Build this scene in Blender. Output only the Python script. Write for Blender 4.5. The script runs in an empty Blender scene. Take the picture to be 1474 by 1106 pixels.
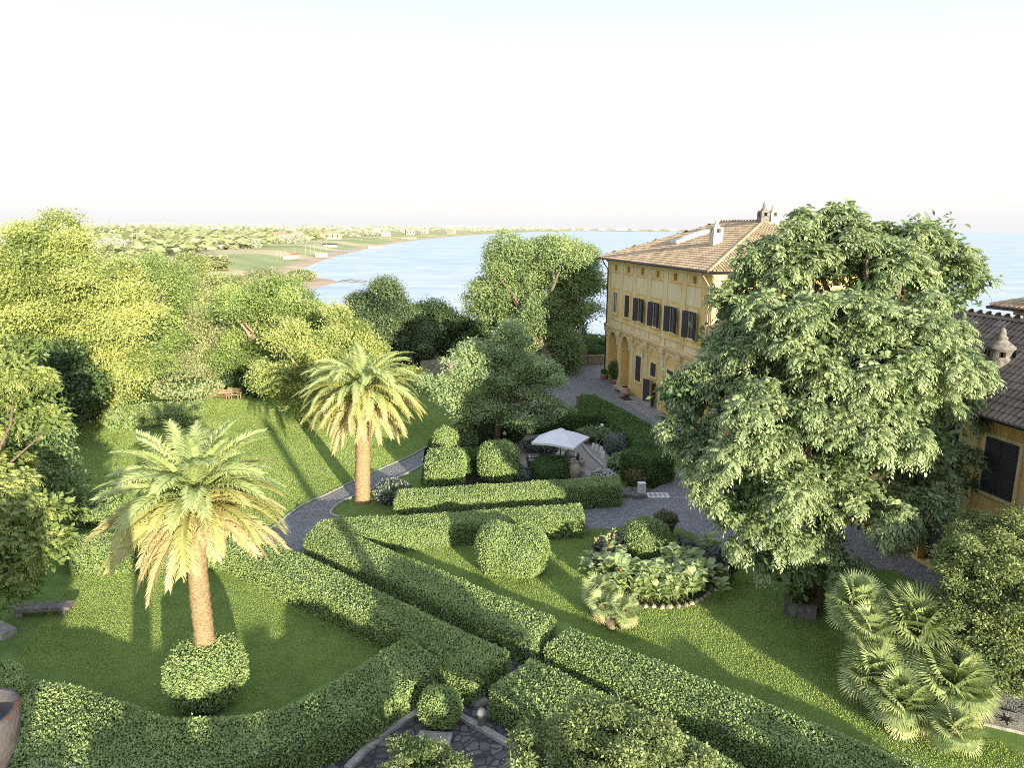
import bpy, bmesh, math, random
import numpy as np
from mathutils import Vector, Matrix
from mathutils.geometry import tessellate_polygon
random.seed(7); rng = np.random.default_rng(7)
SC = bpy.context.scene; COL = SC.collection
# ------------------------------------------------------------------ camera frame (15 m above the garden, looking along +Y)
F_, W_, H_, P_, R_, CH = 1080., 1474, 1106, math.radians(11.73), math.radians(0.5), 15.
_F = np.array([0, math.cos(P_), -math.sin(P_)]); _U0 = np.array([0, math.sin(P_), math.cos(P_)]); _X0 = np.array([1., 0, 0])
_X = _X0*math.cos(R_) + _U0*math.sin(R_); _U = _U0*math.cos(R_) - _X0*math.sin(R_); _C = np.array([0, 0, CH])
def ray(px, py): return _F*F_ + _X*(px-W_/2) + _U*(H_/2-py)
def at(px, py, z=0.):                       # survey: point on the level z seen at a photo pixel
    d = ray(px, py); return _C + d*((z-CH)/d[2])
def atd(px, py, y):                         # survey: point at depth y seen at a photo pixel
    d = ray(px, py); return _C + d*(y/d[1])
def ppm(y): return y*1.03/F_                # metres per photo pixel at depth y
cam = bpy.data.cameras.new('camera'); co = bpy.data.objects.new('camera', cam); COL.objects.link(co)
cam.sensor_width = 36; cam.lens = 36*F_/W_; cam.clip_start = .05; cam.clip_end = 200000
m = Matrix(((_X[0], _U[0], -_F[0], 0), (_X[1], _U[1], -_F[1], 0), (_X[2], _U[2], -_F[2], CH), (0, 0, 0, 1)))
co.matrix_world = m; SC.camera = co
# ------------------------------------------------------------------ light
SUN_E = math.radians(11.0); SUN_A = math.radians(-25.7)          # shadows travel along SUN_A from +Y
sd = np.array([math.sin(SUN_A), math.cos(SUN_A)]); nd = np.array([sd[1], -sd[0]])
def uv(u, v): return sd*u + nd*v            # castle frame: u along the shadows, v to the right
sun = bpy.data.lights.new('sun', 'SUN'); so = bpy.data.objects.new('sun', sun); COL.objects.link(so)
sun.energy = 10.5; sun.angle = math.radians(.5); sun.color = (1, .885, .67)
dl = Vector((sd[0]*math.cos(SUN_E), sd[1]*math.cos(SUN_E), -math.sin(SUN_E)))
so.rotation_euler = dl.to_track_quat('-Z', 'Y').to_euler(); so.location = (40, -60, 60)
w = bpy.data.worlds.new('World'); SC.world = w; w.use_nodes = True
nt = w.node_tree; nt.nodes.clear()
def N(t, ty, **kw):
    n = t.nodes.new(ty)
    for k, v in kw.items(): setattr(n, k, v)
    return n
sky = N(nt, 'ShaderNodeTexSky', sky_type='NISHITA'); sky.sun_disc = False; sky.sun_elevation = SUN_E
sky.sun_rotation = math.atan2(-sd[0], -sd[1]); sky.dust_density = 2.; sky.air_density = 1.
tc = N(nt, 'ShaderNodeTexCoord'); sx = N(nt, 'ShaderNodeSeparateXYZ'); nt.links.new(tc.outputs['Generated'], sx.inputs[0])
rp = N(nt, 'ShaderNodeValToRGB'); nt.links.new(sx.outputs['Z'], rp.inputs[0])
e = rp.color_ramp.elements; e[0].position = 0.; e[0].color = (.655, .65, .675, 1); e[1].position = 1.; e[1].color = (.50, .56, .70, 1)
for p, c in ((.035, (.69, .68, .69)), (.10, (.74, .74, .745)), (.18, (.71, .73, .755)), (.27, (.59, .64, .70)), (.5, (.58, .66, .80))):
    q = e.new(p); q.color = (*c, 1)
b1 = N(nt, 'ShaderNodeBackground'); b1.inputs[1].default_value = .05; nt.links.new(sky.outputs[0], b1.inputs[0])
b2 = N(nt, 'ShaderNodeBackground'); b2.inputs[1].default_value = 1.32; nt.links.new(rp.outputs[0], b2.inputs[0])
ad = N(nt, 'ShaderNodeAddShader'); nt.links.new(b1.outputs[0], ad.inputs[0]); nt.links.new(b2.outputs[0], ad.inputs[1])
wo = N(nt, 'ShaderNodeOutputWorld'); nt.links.new(ad.outputs[0], wo.inputs[0])
SC.view_settings.view_transform = 'Standard'; SC.view_settings.look = 'None'; SC.view_settings.exposure = 0; SC.view_settings.gamma = 1
SC.render.engine = 'CYCLES'; cy = SC.cycles
cy.use_denoising = False; cy.filter_width = .95; cy.max_bounces = 5; cy.diffuse_bounces = 2; cy.glossy_bounces = 2; cy.transmission_bounces = 3; cy.transparent_max_bounces = 4; cy.caustics_reflective = False; cy.caustics_refractive = False
# ------------------------------------------------------------------ materials
MATS = {}
def newmat(n):
    m = bpy.data.materials.new(n); m.use_nodes = True; t = m.node_tree; t.nodes.clear()
    o = N(t, 'ShaderNodeOutputMaterial'); MATS[n] = m; return m, t, o
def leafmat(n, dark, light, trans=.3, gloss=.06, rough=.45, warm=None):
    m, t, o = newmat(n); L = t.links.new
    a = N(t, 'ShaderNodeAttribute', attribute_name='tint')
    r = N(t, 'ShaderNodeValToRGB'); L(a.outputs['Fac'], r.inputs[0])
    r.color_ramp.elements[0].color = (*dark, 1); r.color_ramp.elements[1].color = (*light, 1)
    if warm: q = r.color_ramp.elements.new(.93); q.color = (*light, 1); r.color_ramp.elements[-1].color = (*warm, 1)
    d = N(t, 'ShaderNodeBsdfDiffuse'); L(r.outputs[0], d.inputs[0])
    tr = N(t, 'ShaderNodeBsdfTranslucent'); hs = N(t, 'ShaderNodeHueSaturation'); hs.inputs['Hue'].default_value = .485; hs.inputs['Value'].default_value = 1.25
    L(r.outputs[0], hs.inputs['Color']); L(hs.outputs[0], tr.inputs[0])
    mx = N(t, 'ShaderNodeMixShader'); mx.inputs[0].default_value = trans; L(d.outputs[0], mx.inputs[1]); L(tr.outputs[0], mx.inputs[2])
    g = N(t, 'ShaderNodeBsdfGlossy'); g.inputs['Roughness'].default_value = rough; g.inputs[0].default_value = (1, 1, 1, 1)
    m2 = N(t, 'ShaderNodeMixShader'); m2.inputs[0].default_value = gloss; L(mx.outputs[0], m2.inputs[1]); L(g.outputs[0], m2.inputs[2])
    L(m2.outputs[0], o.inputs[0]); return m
def surf(n, cols, scale=4., rough=.85, bump=.3, bscale=None, detail=6, spec=.2, coord='Object', stretch=None, tint=False, metal=0., low=.35, high=.65):
    """mottled surface: noise between colours + noise bump"""
    m, t, o = newmat(n); L = t.links.new
    tc = N(t, 'ShaderNodeTexCoord'); src = tc.outputs[coord]
    if stretch:
        mp = N(t, 'ShaderNodeMapping'); mp.inputs['Scale'].default_value = stretch; L(src, mp.inputs[0]); src = mp.outputs[0]
    nz = N(t, 'ShaderNodeTexNoise'); nz.inputs['Scale'].default_value = scale; nz.inputs['Detail'].default_value = detail; nz.inputs['Roughness'].default_value = .65; L(src, nz.inputs['Vector'])
    r = N(t, 'ShaderNodeValToRGB'); L(nz.outputs['Fac'], r.inputs[0]); el = r.color_ramp.elements
    el[0].position = low; el[1].position = high; el[0].color = (*cols[0], 1); el[1].color = (*cols[-1], 1)
    for i, c in enumerate(cols[1:-1]): q = el.new(low+(high-low)*(i+1)/(len(cols)-1)); q.color = (*c, 1)
    col = r.outputs[0]
    if tint:
        a = N(t, 'ShaderNodeAttribute', attribute_name='tint'); mr = N(t, 'ShaderNodeMapRange'); mr.inputs['To Min'].default_value = .68; mr.inputs['To Max'].default_value = 1.28
        L(a.outputs['Fac'], mr.inputs['Value']); vm = N(t, 'ShaderNodeVectorMath', operation='SCALE'); L(col, vm.inputs[0]); L(mr.outputs[0], vm.inputs['Scale']); col = vm.outputs[0]
    b = N(t, 'ShaderNodeBsdfPrincipled'); L(col, b.inputs['Base Color']); b.inputs['Roughness'].default_value = rough; b.inputs['Specular IOR Level'].default_value = spec; b.inputs['Metallic'].default_value = metal
    if bump:
        n2 = N(t, 'ShaderNodeTexNoise'); n2.inputs['Scale'].default_value = bscale or scale*6; n2.inputs['Detail'].default_value = 4; L(src, n2.inputs['Vector'])
        bp = N(t, 'ShaderNodeBump'); bp.inputs['Strength'].default_value = bump; bp.inputs['Distance'].default_value = .05; L(n2.outputs['Fac'], bp.inputs['Height']); L(bp.outputs[0], b.inputs['Normal'])
    L(b.outputs[0], o.inputs[0]); return m
def cobble(n, c1, c2, scale=5., mortar=(.12, .12, .12)):
    m, t, o = newmat(n); L = t.links.new
    tc = N(t, 'ShaderNodeTexCoord')
    v = N(t, 'ShaderNodeTexVoronoi'); v.inputs['Scale'].default_value = scale; L(tc.outputs['Object'], v.inputs['Vector'])
    v2 = N(t, 'ShaderNodeTexVoronoi', feature='DISTANCE_TO_EDGE'); v2.inputs['Scale'].default_value = scale; L(tc.outputs['Object'], v2.inputs['Vector'])
    nz = N(t, 'ShaderNodeTexNoise'); nz.inputs['Scale'].default_value = .25; nz.inputs['Detail'].default_value = 5; L(tc.outputs['Object'], nz.inputs['Vector'])
    sp = N(t, 'ShaderNodeSeparateXYZ'); L(v.outputs['Color'], sp.inputs[0])
    av = N(t, 'ShaderNodeMath', operation='ADD'); L(sp.outputs[0], av.inputs[0]); L(nz.outputs['Fac'], av.inputs[1])
    hf = N(t, 'ShaderNodeMath', operation='MULTIPLY'); hf.inputs[1].default_value = .5; L(av.outputs[0], hf.inputs[0])
    r = N(t, 'ShaderNodeValToRGB'); r.color_ramp.elements[0].position = .2; r.color_ramp.elements[1].position = .8
    r.color_ramp.elements[0].color = (*c1, 1); r.color_ramp.elements[1].color = (*c2, 1); L(hf.outputs[0], r.inputs[0])
    mk = N(t, 'ShaderNodeMapRange'); mk.inputs['From Max'].default_value = .12; L(v2.outputs['Distance'], mk.inputs['Value'])
    mx = N(t, 'ShaderNodeMix', data_type='RGBA'); mx.inputs[6].default_value = (*mortar, 1); L(mk.outputs[0], mx.inputs[0]); L(r.outputs[0], mx.inputs[7])
    b = N(t, 'ShaderNodeBsdfPrincipled'); b.inputs['Roughness'].default_value = .75; b.inputs['Specular IOR Level'].default_value = .3; L(mx.outputs[2], b.inputs['Base Color'])
    bp = N(t, 'ShaderNodeBump'); bp.inputs['Strength'].default_value = .8; bp.inputs['Distance'].default_value = .03; L(mk.outputs[0], bp.inputs['Height']); L(bp.outputs[0], b.inputs['Normal'])
    L(b.outputs[0], o.inputs[0]); return m
def plain(n, c, rough=.5, spec=.4, metal=0., trans=0.):
    m, t, o = newmat(n); L = t.links.new
    tc = N(t, 'ShaderNodeTexCoord'); nz = N(t, 'ShaderNodeTexNoise'); nz.inputs['Scale'].default_value = 3; nz.inputs['Detail'].default_value = 5; L(tc.outputs['Object'], nz.inputs['Vector'])
    mr = N(t, 'ShaderNodeMapRange'); mr.inputs['To Min'].default_value = .8; mr.inputs['To Max'].default_value = 1.2; L(nz.outputs['Fac'], mr.inputs['Value'])
    vm = N(t, 'ShaderNodeVectorMath', operation='SCALE'); vm.inputs[0].default_value = c; L(mr.outputs[0], vm.inputs['Scale'])
    b = N(t, 'ShaderNodeBsdfPrincipled'); L(vm.outputs[0], b.inputs['Base Color']); b.inputs['Roughness'].default_value = rough; b.inputs['Specular IOR Level'].default_value = spec; b.inputs['Metallic'].default_value = metal
    L(b.outputs[0], o.inputs[0]); return m

leafmat('hedge_leaf', (.13, .215, .06), (.50, .63, .26), .3, .025, .6, (.60, .52, .22))
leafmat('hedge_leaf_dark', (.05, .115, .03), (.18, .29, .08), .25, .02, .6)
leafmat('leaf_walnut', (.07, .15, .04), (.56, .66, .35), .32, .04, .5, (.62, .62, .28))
leafmat('leaf_gold', (.12, .20, .045), (.66, .72, .25), .34, .03, .6, (.74, .70, .22))
leafmat('leaf_mid', (.11, .20, .075), (.46, .57, .24), .32, .03, .6)
leafmat('leaf_lime', (.10, .19, .045), (.52, .64, .22), .34, .03, .6)
leafmat('leaf_soft', (.15, .25, .10), (.52, .64, .32), .32, .03, .6)
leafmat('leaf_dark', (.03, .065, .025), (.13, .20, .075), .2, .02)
leafmat('leaf_tamarisk', (.22, .28, .11), (.50, .54, .22), .3, .02, .6)
leafmat('leaf_pine', (.06, .11, .05), (.20, .27, .12), .2, .03)
leafmat('leaf_pitto', (.07, .125, .035), (.37, .44, .17), .25, .03, .5)
leafmat('leaf_canna', (.24, .36, .13), (.60, .68, .34), .35, .04, .5)
leafmat('leaf_purple', (.02, .025, .025), (.09, .10, .08), .15, .06)
leafmat('leaf_silver', (.10, .13, .12), (.34, .38, .33), .2, .04)
leafmat('leaf_scrub', (.22, .27, .12), (.50, .53, .27), .25, .02)
leafmat('leaf_scrub_hazed', (.46, .51, .37), (.68, .70, .53), .25, .0)  # paler scrub leaf, distance haze mixed into its colour
leafmat('frond_green', (.30, .40, .14), (.60, .66, .30), .35, .04, .5)
leafmat('frond_dry', (.42, .34, .15), (.68, .59, .32), .25, .03)
leafmat('fan_green', (.16, .25, .08), (.55, .64, .30), .35, .04, .5, (.72, .66, .28))
leafmat('flower', (.8, .12, .03), (.85, .35, .15), .2, .03)
leafmat('white_bloom', (.5, .52, .5), (.8, .8, .78), .2, .03)
leafmat('grass_blade', (.26, .36, .09), (.56, .67, .23), .42, .02)
leafmat('autumn_leaf', (.09, .085, .03), (.24, .21, .06), .3, .03)
surf('lawn', [(.12, .20, .05), (.17, .27, .07), (.23, .35, .09)], 1.2, .9, .9, 60, low=.3, high=.7)
surf('soil', [(.03, .028, .022), (.07, .06, .045)], 3, .95, .6, 20)
cobble('cobbles', (.20, .20, .215), (.36, .36, .37), 7., (.16, .16, .165))
cobble('paving', (.075, .075, .08), (.19, .185, .185), 3.2, (.04, .04, .042))
surf('gravel', [(.27, .24, .20), (.42, .38, .33)], 14, .95, .6, 60)
surf('kerb', [(.28, .27, .25), (.5, .48, .44)], 5, .85, .3)
cobble('rubble', (.26, .22, .17), (.48, .42, .34), 2.6, (.16, .14, .12))
surf('stone', [(.25, .235, .21), (.47, .45, .41)], 4, .85, .5, 20)
surf('chimney_stone', [(.46, .42, .33), (.66, .62, .50)], 3, .9, .4, 15)
surf('stone_dark', [(.12, .11, .10), (.28, .26, .24)], 5, .85, .5, 20)
surf('castle_stone', [(.30, .24, .17), (.45, .38, .29)], 1.5, .9, .5, 8)
surf('bark', [(.10, .075, .05), (.26, .21, .15)], 5, .95, .9, 12, stretch=(2, 2, .5))
surf('bark_pale', [(.24, .19, .13), (.48, .40, .30)], 3, .95, .6, 10, stretch=(2, 2, .6))
surf('palm_bark', [(.22, .145, .075), (.53, .395, .23)], 9, .95, 1., 14, stretch=(1, 1, 4))
surf('roof_tile', [(.35, .25, .15), (.50, .38, .245), (.44, .36, .26)], .9, .9, .3, 30, tint=True)
surf('roof_tile_grey', [(.20, .165, .14), (.34, .28, .24)], .9, .9, .3, 30, tint=True)
surf('white_paint', [(.70, .70, .68), (.82, .82, .80)], 2, .5, .05)
surf('canvas', [(.74, .74, .76), (.82, .82, .84)], 1.5, .8, .15, 8)
surf('wood', [(.26, .18, .11), (.42, .31, .20)], 4, .7, .3, stretch=(1, 6, 1))
surf('wood_grey', [(.25, .22, .18), (.42, .38, .33)], 4, .75, .3, stretch=(1, 6, 1))
surf('rattan', [(.05, .045, .04), (.13, .12, .11)], 20, .8, .5)
surf('cushion', [(.50, .46, .38), (.62, .58, .50)], 4, .9, .2)
surf('terracotta', [(.40, .22, .13), (.62, .42, .28)], 4, .85, .3)
surf('clay_pale', [(.36, .31, .24), (.52, .46, .37)], 5, .85, .3)
plain('shutter', (.055, .05, .06), .55, .35); plain('dark_metal', (.06, .06, .065), .4, .5, .6)
plain('glass', (.10, .12, .16), .08, .6); plain('lamp_glass', (.75, .75, .78), .2, .5); plain('dark_void', (.018, .016, .015), .9, .1)
plain('blue_cloth', (.12, .22, .55), .8, .1); plain('red_cloth', (.5, .12, .07), .8, .1); plain('skin_shirt', (.20, .17, .16), .8, .1)
leafmat('frond_yellow', (.36, .37, .11), (.64, .62, .26), .35, .03)
surf('sand', [(.40, .31, .20), (.58, .48, .34)], .05, .95, .2)
surf('far_white', [(.50, .46, .41), (.58, .54, .49)], .4, .9, 0); surf('far_ochre', [(.46, .36, .25), (.54, .44, .33)], .4, .9, 0); surf('far_roof', [(.44, .28, .19), (.54, .37, .27)], .6, .9, 0)
surf('hill', [(.62, .64, .68), (.70, .71, .75)], .0006, 1., 0)  # pale blue-white, distance haze put into the base colour
def stucco(n, base, pale, stain, dark):
    m, t, o = newmat(n); L = t.links.new
    tc = N(t, 'ShaderNodeTexCoord')
    def nz(sc, st, lo, hi, det=7):
        mp = N(t, 'ShaderNodeMapping'); mp.inputs['Scale'].default_value = st; L(tc.outputs['Object'], mp.inputs[0])
        q = N(t, 'ShaderNodeTexNoise'); q.inputs['Scale'].default_value = sc; q.inputs['Detail'].default_value = det; q.inputs['Roughness'].default_value = .7; L(mp.outputs[0], q.inputs['Vector'])
        r = N(t, 'ShaderNodeMapRange'); r.inputs['From Min'].default_value = lo; r.inputs['From Max'].default_value = hi; L(q.outputs['Fac'], r.inputs['Value']); return r.outputs[0]
    def mix(f, a, b):
        x = N(t, 'ShaderNodeMix', data_type='RGBA'); L(f, x.inputs[0])
        for s, k in ((a, 6), (b, 7)):
            if isinstance(s, tuple): x.inputs[k].default_value = (*s, 1)
            else: L(s, x.inputs[k])
        return x.outputs[2]
    c = mix(nz(.55, (1, 1, .8), .35, .65), base, pale)
    c = mix(nz(1.6, (1, 1, .25), .50, .72), c, stain)
    c = mix(nz(2.5, (1.5, 1.5, .12), .55, .74), c, dark)
    b = N(t, 'ShaderNodeBsdfPrincipled'); b.inputs['Roughness'].default_value = .9; b.inputs['Specular IOR Level'].default_value = .15; L(c, b.inputs['Base Color'])
    n2 = N(t, 'ShaderNodeTexNoise'); n2.inputs['Scale'].default_value = 12; n2.inputs['Detail'].default_value = 6; L(tc.outputs['Object'], n2.inputs['Vector'])
    bp = N(t, 'ShaderNodeBump'); bp.inputs['Strength'].default_value = .3; bp.inputs['Distance'].default_value = .02; L(n2.outputs['Fac'], bp.inputs['Height']); L(bp.outputs[0], b.inputs['Normal'])
    L(b.outputs[0], o.inputs[0]); return m
stucco('ochre', (.76, .48, .14), (.83, .63, .28), (.58, .34, .09), (.40, .26, .11))
stucco('ochre_trim', (.76, .58, .29), (.82, .68, .41), (.60, .41, .18), (.45, .32, .17))
stucco('ochre_pale', (.78, .63, .35), (.84, .73, .47), (.66, .48, .23), (.50, .36, .18))
def seamat():
    m, t, o = newmat('sea_water'); L = t.links.new
    tc = N(t, 'ShaderNodeTexCoord')
    def nz(sc, st, det=4):
        mp = N(t, 'ShaderNodeMapping'); mp.inputs['Scale'].default_value = st; mp.inputs['Rotation'].default_value = (0, 0, .15); L(tc.outputs['Object'], mp.inputs[0])
        q = N(t, 'ShaderNodeTexNoise'); q.inputs['Scale'].default_value = sc; q.inputs['Detail'].default_value = det; q.inputs['Roughness'].default_value = .72; L(mp.outputs[0], q.inputs['Vector']); return q.outputs['Fac']
    a = nz(.07, (.42, 1, 1), 12)
    r = N(t, 'ShaderNodeValToRGB'); L(a, r.inputs[0]); el = r.color_ramp.elements
    el[0].position = .36; el[0].color = (.39, .49, .58, 1); el[1].position = .66; el[1].color = (.64, .71, .79, 1); q = el.new(.52); q.color = (.52, .61, .70, 1)
    d = N(t, 'ShaderNodeBsdfDiffuse'); L(r.outputs[0], d.inputs[0])
    g = N(t, 'ShaderNodeBsdfGlossy'); g.inputs['Roughness'].default_value = .35; g.inputs[0].default_value = (.85, .9, 1, 1)
    bp = N(t, 'ShaderNodeBump'); bp.inputs['Strength'].default_value = .6; bp.inputs['Distance'].default_value = 1.2; L(nz(.25, (.3, 1, 1), 6), bp.inputs['Height'])
    L(bp.outputs[0], g.inputs['Normal'])
    mx = N(t, 'ShaderNodeMixShader'); mx.inputs[0].default_value = .22; L(d.outputs[0], mx.inputs[1]); L(g.outputs[0], mx.inputs[2]); L(mx.outputs[0], o.inputs[0])
seamat()
def landmat():
    m, t, o = newmat('land'); L = t.links.new
    tc = N(t, 'ShaderNodeTexCoord')
    def ramp(sc, els, det=6):
        q = N(t, 'ShaderNodeTexNoise'); q.inputs['Scale'].default_value = sc; q.inputs['Detail'].default_value = det; L(tc.outputs['Object'], q.inputs['Vector'])
        r = N(t, 'ShaderNodeValToRGB'); L(q.outputs['Fac'], r.inputs[0]); el = r.color_ramp.elements
        el[0].position, el[0].color = els[0][0], (*els[0][1], 1); el[1].position, el[1].color = els[-1][0], (*els[-1][1], 1)
        for p, c in els[1:-1]: k = el.new(p); k.color = (*c, 1)
        return r.outputs[0]
    c1 = ramp(.012, [(.38, (.30, .36, .18)), (.5, (.40, .43, .22)), (.56, (.58, .50, .32)), (.66, (.62, .52, .36))])
    a = N(t, 'ShaderNodeAttribute', attribute_name='tint')
    x = N(t, 'ShaderNodeMix', data_type='RGBA'); L(a.outputs['Fac'], x.inputs[0]); L(c1, x.inputs[6]); L(ramp(.06, [(.35, (.46, .36, .26)), (.65, (.64, .52, .38))]), x.inputs[7])
    b = N(t, 'ShaderNodeBsdfDiffuse'); L(x.outputs[2], b.inputs[0]); L(b.outputs[0], o.inputs[0])
landmat()
# ------------------------------------------------------------------ mesh helpers
def link(name, me, mats, parent=None):
    o = bpy.data.objects.new(name, me); COL.objects.link(o)
    for q in ([mats] if isinstance(mats, str) else mats): me.materials.append(MATS[q])
    if parent is not None: o.parent = parent
    return o
def tag(o, label=None, cat=None, group=None, kind=None):
    if label: o['label'] = label
    if cat: o['category'] = cat
    if group: o['group'] = group
    if kind: o['kind'] = kind
    return o
def empty(name, loc, rz=0., label=None, cat=None, group=None):
    o = bpy.data.objects.new(name, None); COL.objects.link(o); o.location = [float(c) for c in loc]; o.rotation_euler = (0, 0, rz); o.empty_display_size = .2
    return tag(o, label, cat, group)
class MB:                                   # collects verts / faces (ngons) for one mesh
    def __init__(s): s.v = []; s.f = []; s.m = []; s.t = []; s.sm = []
    def add(s, vs, fs, mi=0, ti=.5, smooth=False):
        b = len(s.v); s.v += [tuple(map(float, q)) for q in vs]
        for f in fs: s.f.append([b+i for i in f]); s.m.append(mi); s.t.append(ti); s.sm.append(smooth)
        return s
    def box(s, x0, x1, y0, y1, z0, z1, mi=0, ti=.5):
        v = [(x, y, z) for z in (z0, z1) for x, y in ((x0, y0), (x1, y0), (x1, y1), (x0, y1))]
        return s.add(v, [(3, 2, 1, 0), (4, 5, 6, 7), (0, 1, 5, 4), (1, 2, 6, 5), (2, 3, 7, 6), (3, 0, 4, 7)], mi, ti)
    def bar(s, p, q, w, h=None, mi=0):      # square bar between two points
        p, q = Vector(p), Vector(q); h = h or w; d = (q-p).normalized(); a = d.cross(Vector((0, 0, 1)))
        if a.length < 1e-3: a = Vector((1, 0, 0))
        a.normalize(); b = d.cross(a)
        v = [c + a*i*w/2 + b*j*h/2 for c in (p, q) for i, j in ((-1, -1), (1, -1), (1, 1), (-1, 1))]
        return s.add(v, [(3, 2, 1, 0), (4, 5, 6, 7), (0, 1, 5, 4), (1, 2, 6, 5), (2, 3, 7, 6), (3, 0, 4, 7)], mi)
    def tube(s, pts, rad, n=8, mi=0, jit=0.):
        pts = [Vector(p) for p in pts]; b = len(s.v); k = len(pts)
        for i, p in enumerate(pts):
            d = (pts[min(i+1, k-1)]-pts[max(i-1, 0)]).normalized(); a = d.cross(Vector((.3, .95, .1)))
            if a.length < 1e-3: a = d.cross(Vector((1, 0, 0)))
            a.normalize(); c = d.cross(a)
            for j in range(n):
                r = rad[i]*(1+random.uniform(-jit, jit)); t = 2*math.pi*j/n
                s.v.append(tuple(p + a*r*math.cos(t) + c*r*math.sin(t)))
        for i in range(k-1):
            for j in range(n):
                s.f.append([b+i*n+j, b+i*n+(j+1) % n, b+(i+1)*n+(j+1) % n, b+(i+1)*n+j]); s.m.append(mi); s.t.append(.5); s.sm.append(True)
        for q in (list(range(n))[::-1], list(range((k-1)*n, k*n))): s.f.append([b+i for i in q]); s.m.append(mi); s.t.append(.5); s.sm.append(False)
        return s
    def lathe(s, prof, c=(0, 0, 0), n=20, mi=0, smooth=True):
        b = len(s.v); k = len(prof)
        for r, z in prof:
            for j in range(n): t = 2*math.pi*j/n; s.v.append((c[0]+r*math.cos(t), c[1]+r*math.sin(t), c[2]+z))
        for i in range(k-1):
            for j in range(n): s.f.append([b+i*n+j, b+i*n+(j+1) % n, b+(i+1)*n+(j+1) % n, b+(i+1)*n+j]); s.m.append(mi); s.t.append(.5); s.sm.append(smooth)
        for q in (list(range(n))[::-1], list(range((k-1)*n, k*n))): s.f.append([b+i for i in q]); s.m.append(mi); s.t.append(.5); s.sm.append(False)
        return s
    def build(s, name, mats, parent=None, loc=None, tint=False):
        me = bpy.data.meshes.new(name); me.from_pydata(s.v, [], s.f); me.polygons.foreach_set('material_index', s.m); me.polygons.foreach_set('use_smooth', s.sm)
        if tint: me.attributes.new('tint', 'FLOAT', 'FACE').data.foreach_set('value', np.array(s.t, np.float32))
        me.update(); o = link(name, me, mats, parent)
        if loc is not None: o.location = [float(c) for c in loc]
        return o
def nrm(a): return a/np.maximum(np.linalg.norm(a, axis=-1, keepdims=True), 1e-9)
def quads(P, D, Nn, L, Wd, fold=.25, mid=.5):
    """leaf blades: rhombus quads, base P, long axis D, normal Nn"""
    D = nrm(D); S = nrm(np.cross(D, Nn)); Nn = np.cross(S, D); L = np.broadcast_to(L, (len(P),))[:, None]; Wd = np.broadcast_to(Wd, (len(P),))[:, None]
    m = P + D*L*mid
    return np.stack([P, m + S*Wd*.5 + Nn*Wd*fold*.5, P + D*L - Nn*L*.08, m - S*Wd*.5 + Nn*Wd*fold*.5], 1)
def qmesh(name, V, tint, body=None, body_mi=1):
    """mesh from (n,4,3) quads with a per-face tint, plus an optional MB body"""
    n = len(V); me = bpy.data.meshes.new(name); v = V.reshape(-1, 3); bf = body.f if body else []
    if body: v = np.concatenate([v, np.array(body.v)])
    lens = [len(f) for f in bf]; lv = np.arange(4*n)
    if bf: lv = np.concatenate([lv, np.concatenate([np.array(f)+4*n for f in bf])])
    st = np.concatenate([np.arange(n)*4, 4*n+np.concatenate([[0], np.cumsum(lens)[:-1]])]) if bf else np.arange(n)*4
    me.vertices.add(len(v)); me.vertices.foreach_set('co', v.astype(np.float32).ravel())
    me.loops.add(len(lv)); me.loops.foreach_set('vertex_index', lv.astype(np.int32))
    me.polygons.add(n+len(bf)); me.polygons.foreach_set('loop_start', st.astype(np.int32))
    if bf: me.polygons.foreach_set('material_index', np.concatenate([np.zeros(n), np.full(len(bf), body_mi)]).astype(np.int32))
    me.update(calc_edges=True); t = np.concatenate([tint, np.full(len(bf), .3)]).clip(0, 1)
    me.attributes.new('tint', 'FLOAT', 'FACE').data.foreach_set('value', t.astype(np.float32))
    return me
def unit(n): return nrm(rng.normal(size=(n, 3)))
def ccw(p):
    p = [np.array(q[:2], float) for q in p]
    a = sum(p[i][0]*p[(i+1) % len(p)][1]-p[(i+1) % len(p)][0]*p[i][1] for i in range(len(p)))
    return p if a > 0 else p[::-1]
def inset(p, d):
    out = []; n = len(p)
    for i in range(n):
        a = p[i]-p[i-1]; b = p[(i+1) % n]-p[i]; a = a/np.linalg.norm(a); b = b/np.linalg.norm(b)
        na = np.array([-a[1], a[0]]); nb = np.array([-b[1], b[0]]); k = na+nb; k = k/max(np.linalg.norm(k), .2); out.append(p[i]+k*d/max(k@na, .5))
    return out
def tri_sample(poly, dens):
    """random points inside a polygon"""
    tr = tessellate_polygon([[Vector((*q, 0)) for q in poly]]); out = []
    for t in tr:
        a, b, c = (poly[i] for i in t); ar = abs((b[0]-a[0])*(c[1]-a[1])-(b[1]-a[1])*(c[0]-a[0]))/2; n = rng.poisson(ar*dens)
        r1 = np.sqrt(rng.random(n))[:, None]; r2 = rng.random(n)[:, None]; out.append((1-r1)*a + r1*(1-r2)*b + r1*r2*c)
    return np.concatenate(out) if out else np.zeros((0, 2))
def lump(p, s): return np.sin(p[:, 0]*2.1*s+1.3)*np.sin(p[:, 1]*1.7*s+.4) + .6*np.sin(p[:, 0]*4.3*s+p[:, 1]*3.1*s)
def surface_leaves(P, Nn, leaf, jitter, base_t, asp=.6, up=0.):
    n = len(P); nn = nrm(Nn + rng.normal(size=(n, 3))*jitter + np.array([0, 0, up])); D = nrm(np.cross(nn, unit(n)) + Nn*.35)
    L = leaf*rng.uniform(.7, 1.3, n); V = quads(P + Nn*(rng.uniform(-.6, .5, n)+1.3*rng.random(n)*(rng.random(n) < .04))[:, None]*leaf, D, nn, L, L*asp)
    return V, base_t + rng.normal(size=n)*.15
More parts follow.
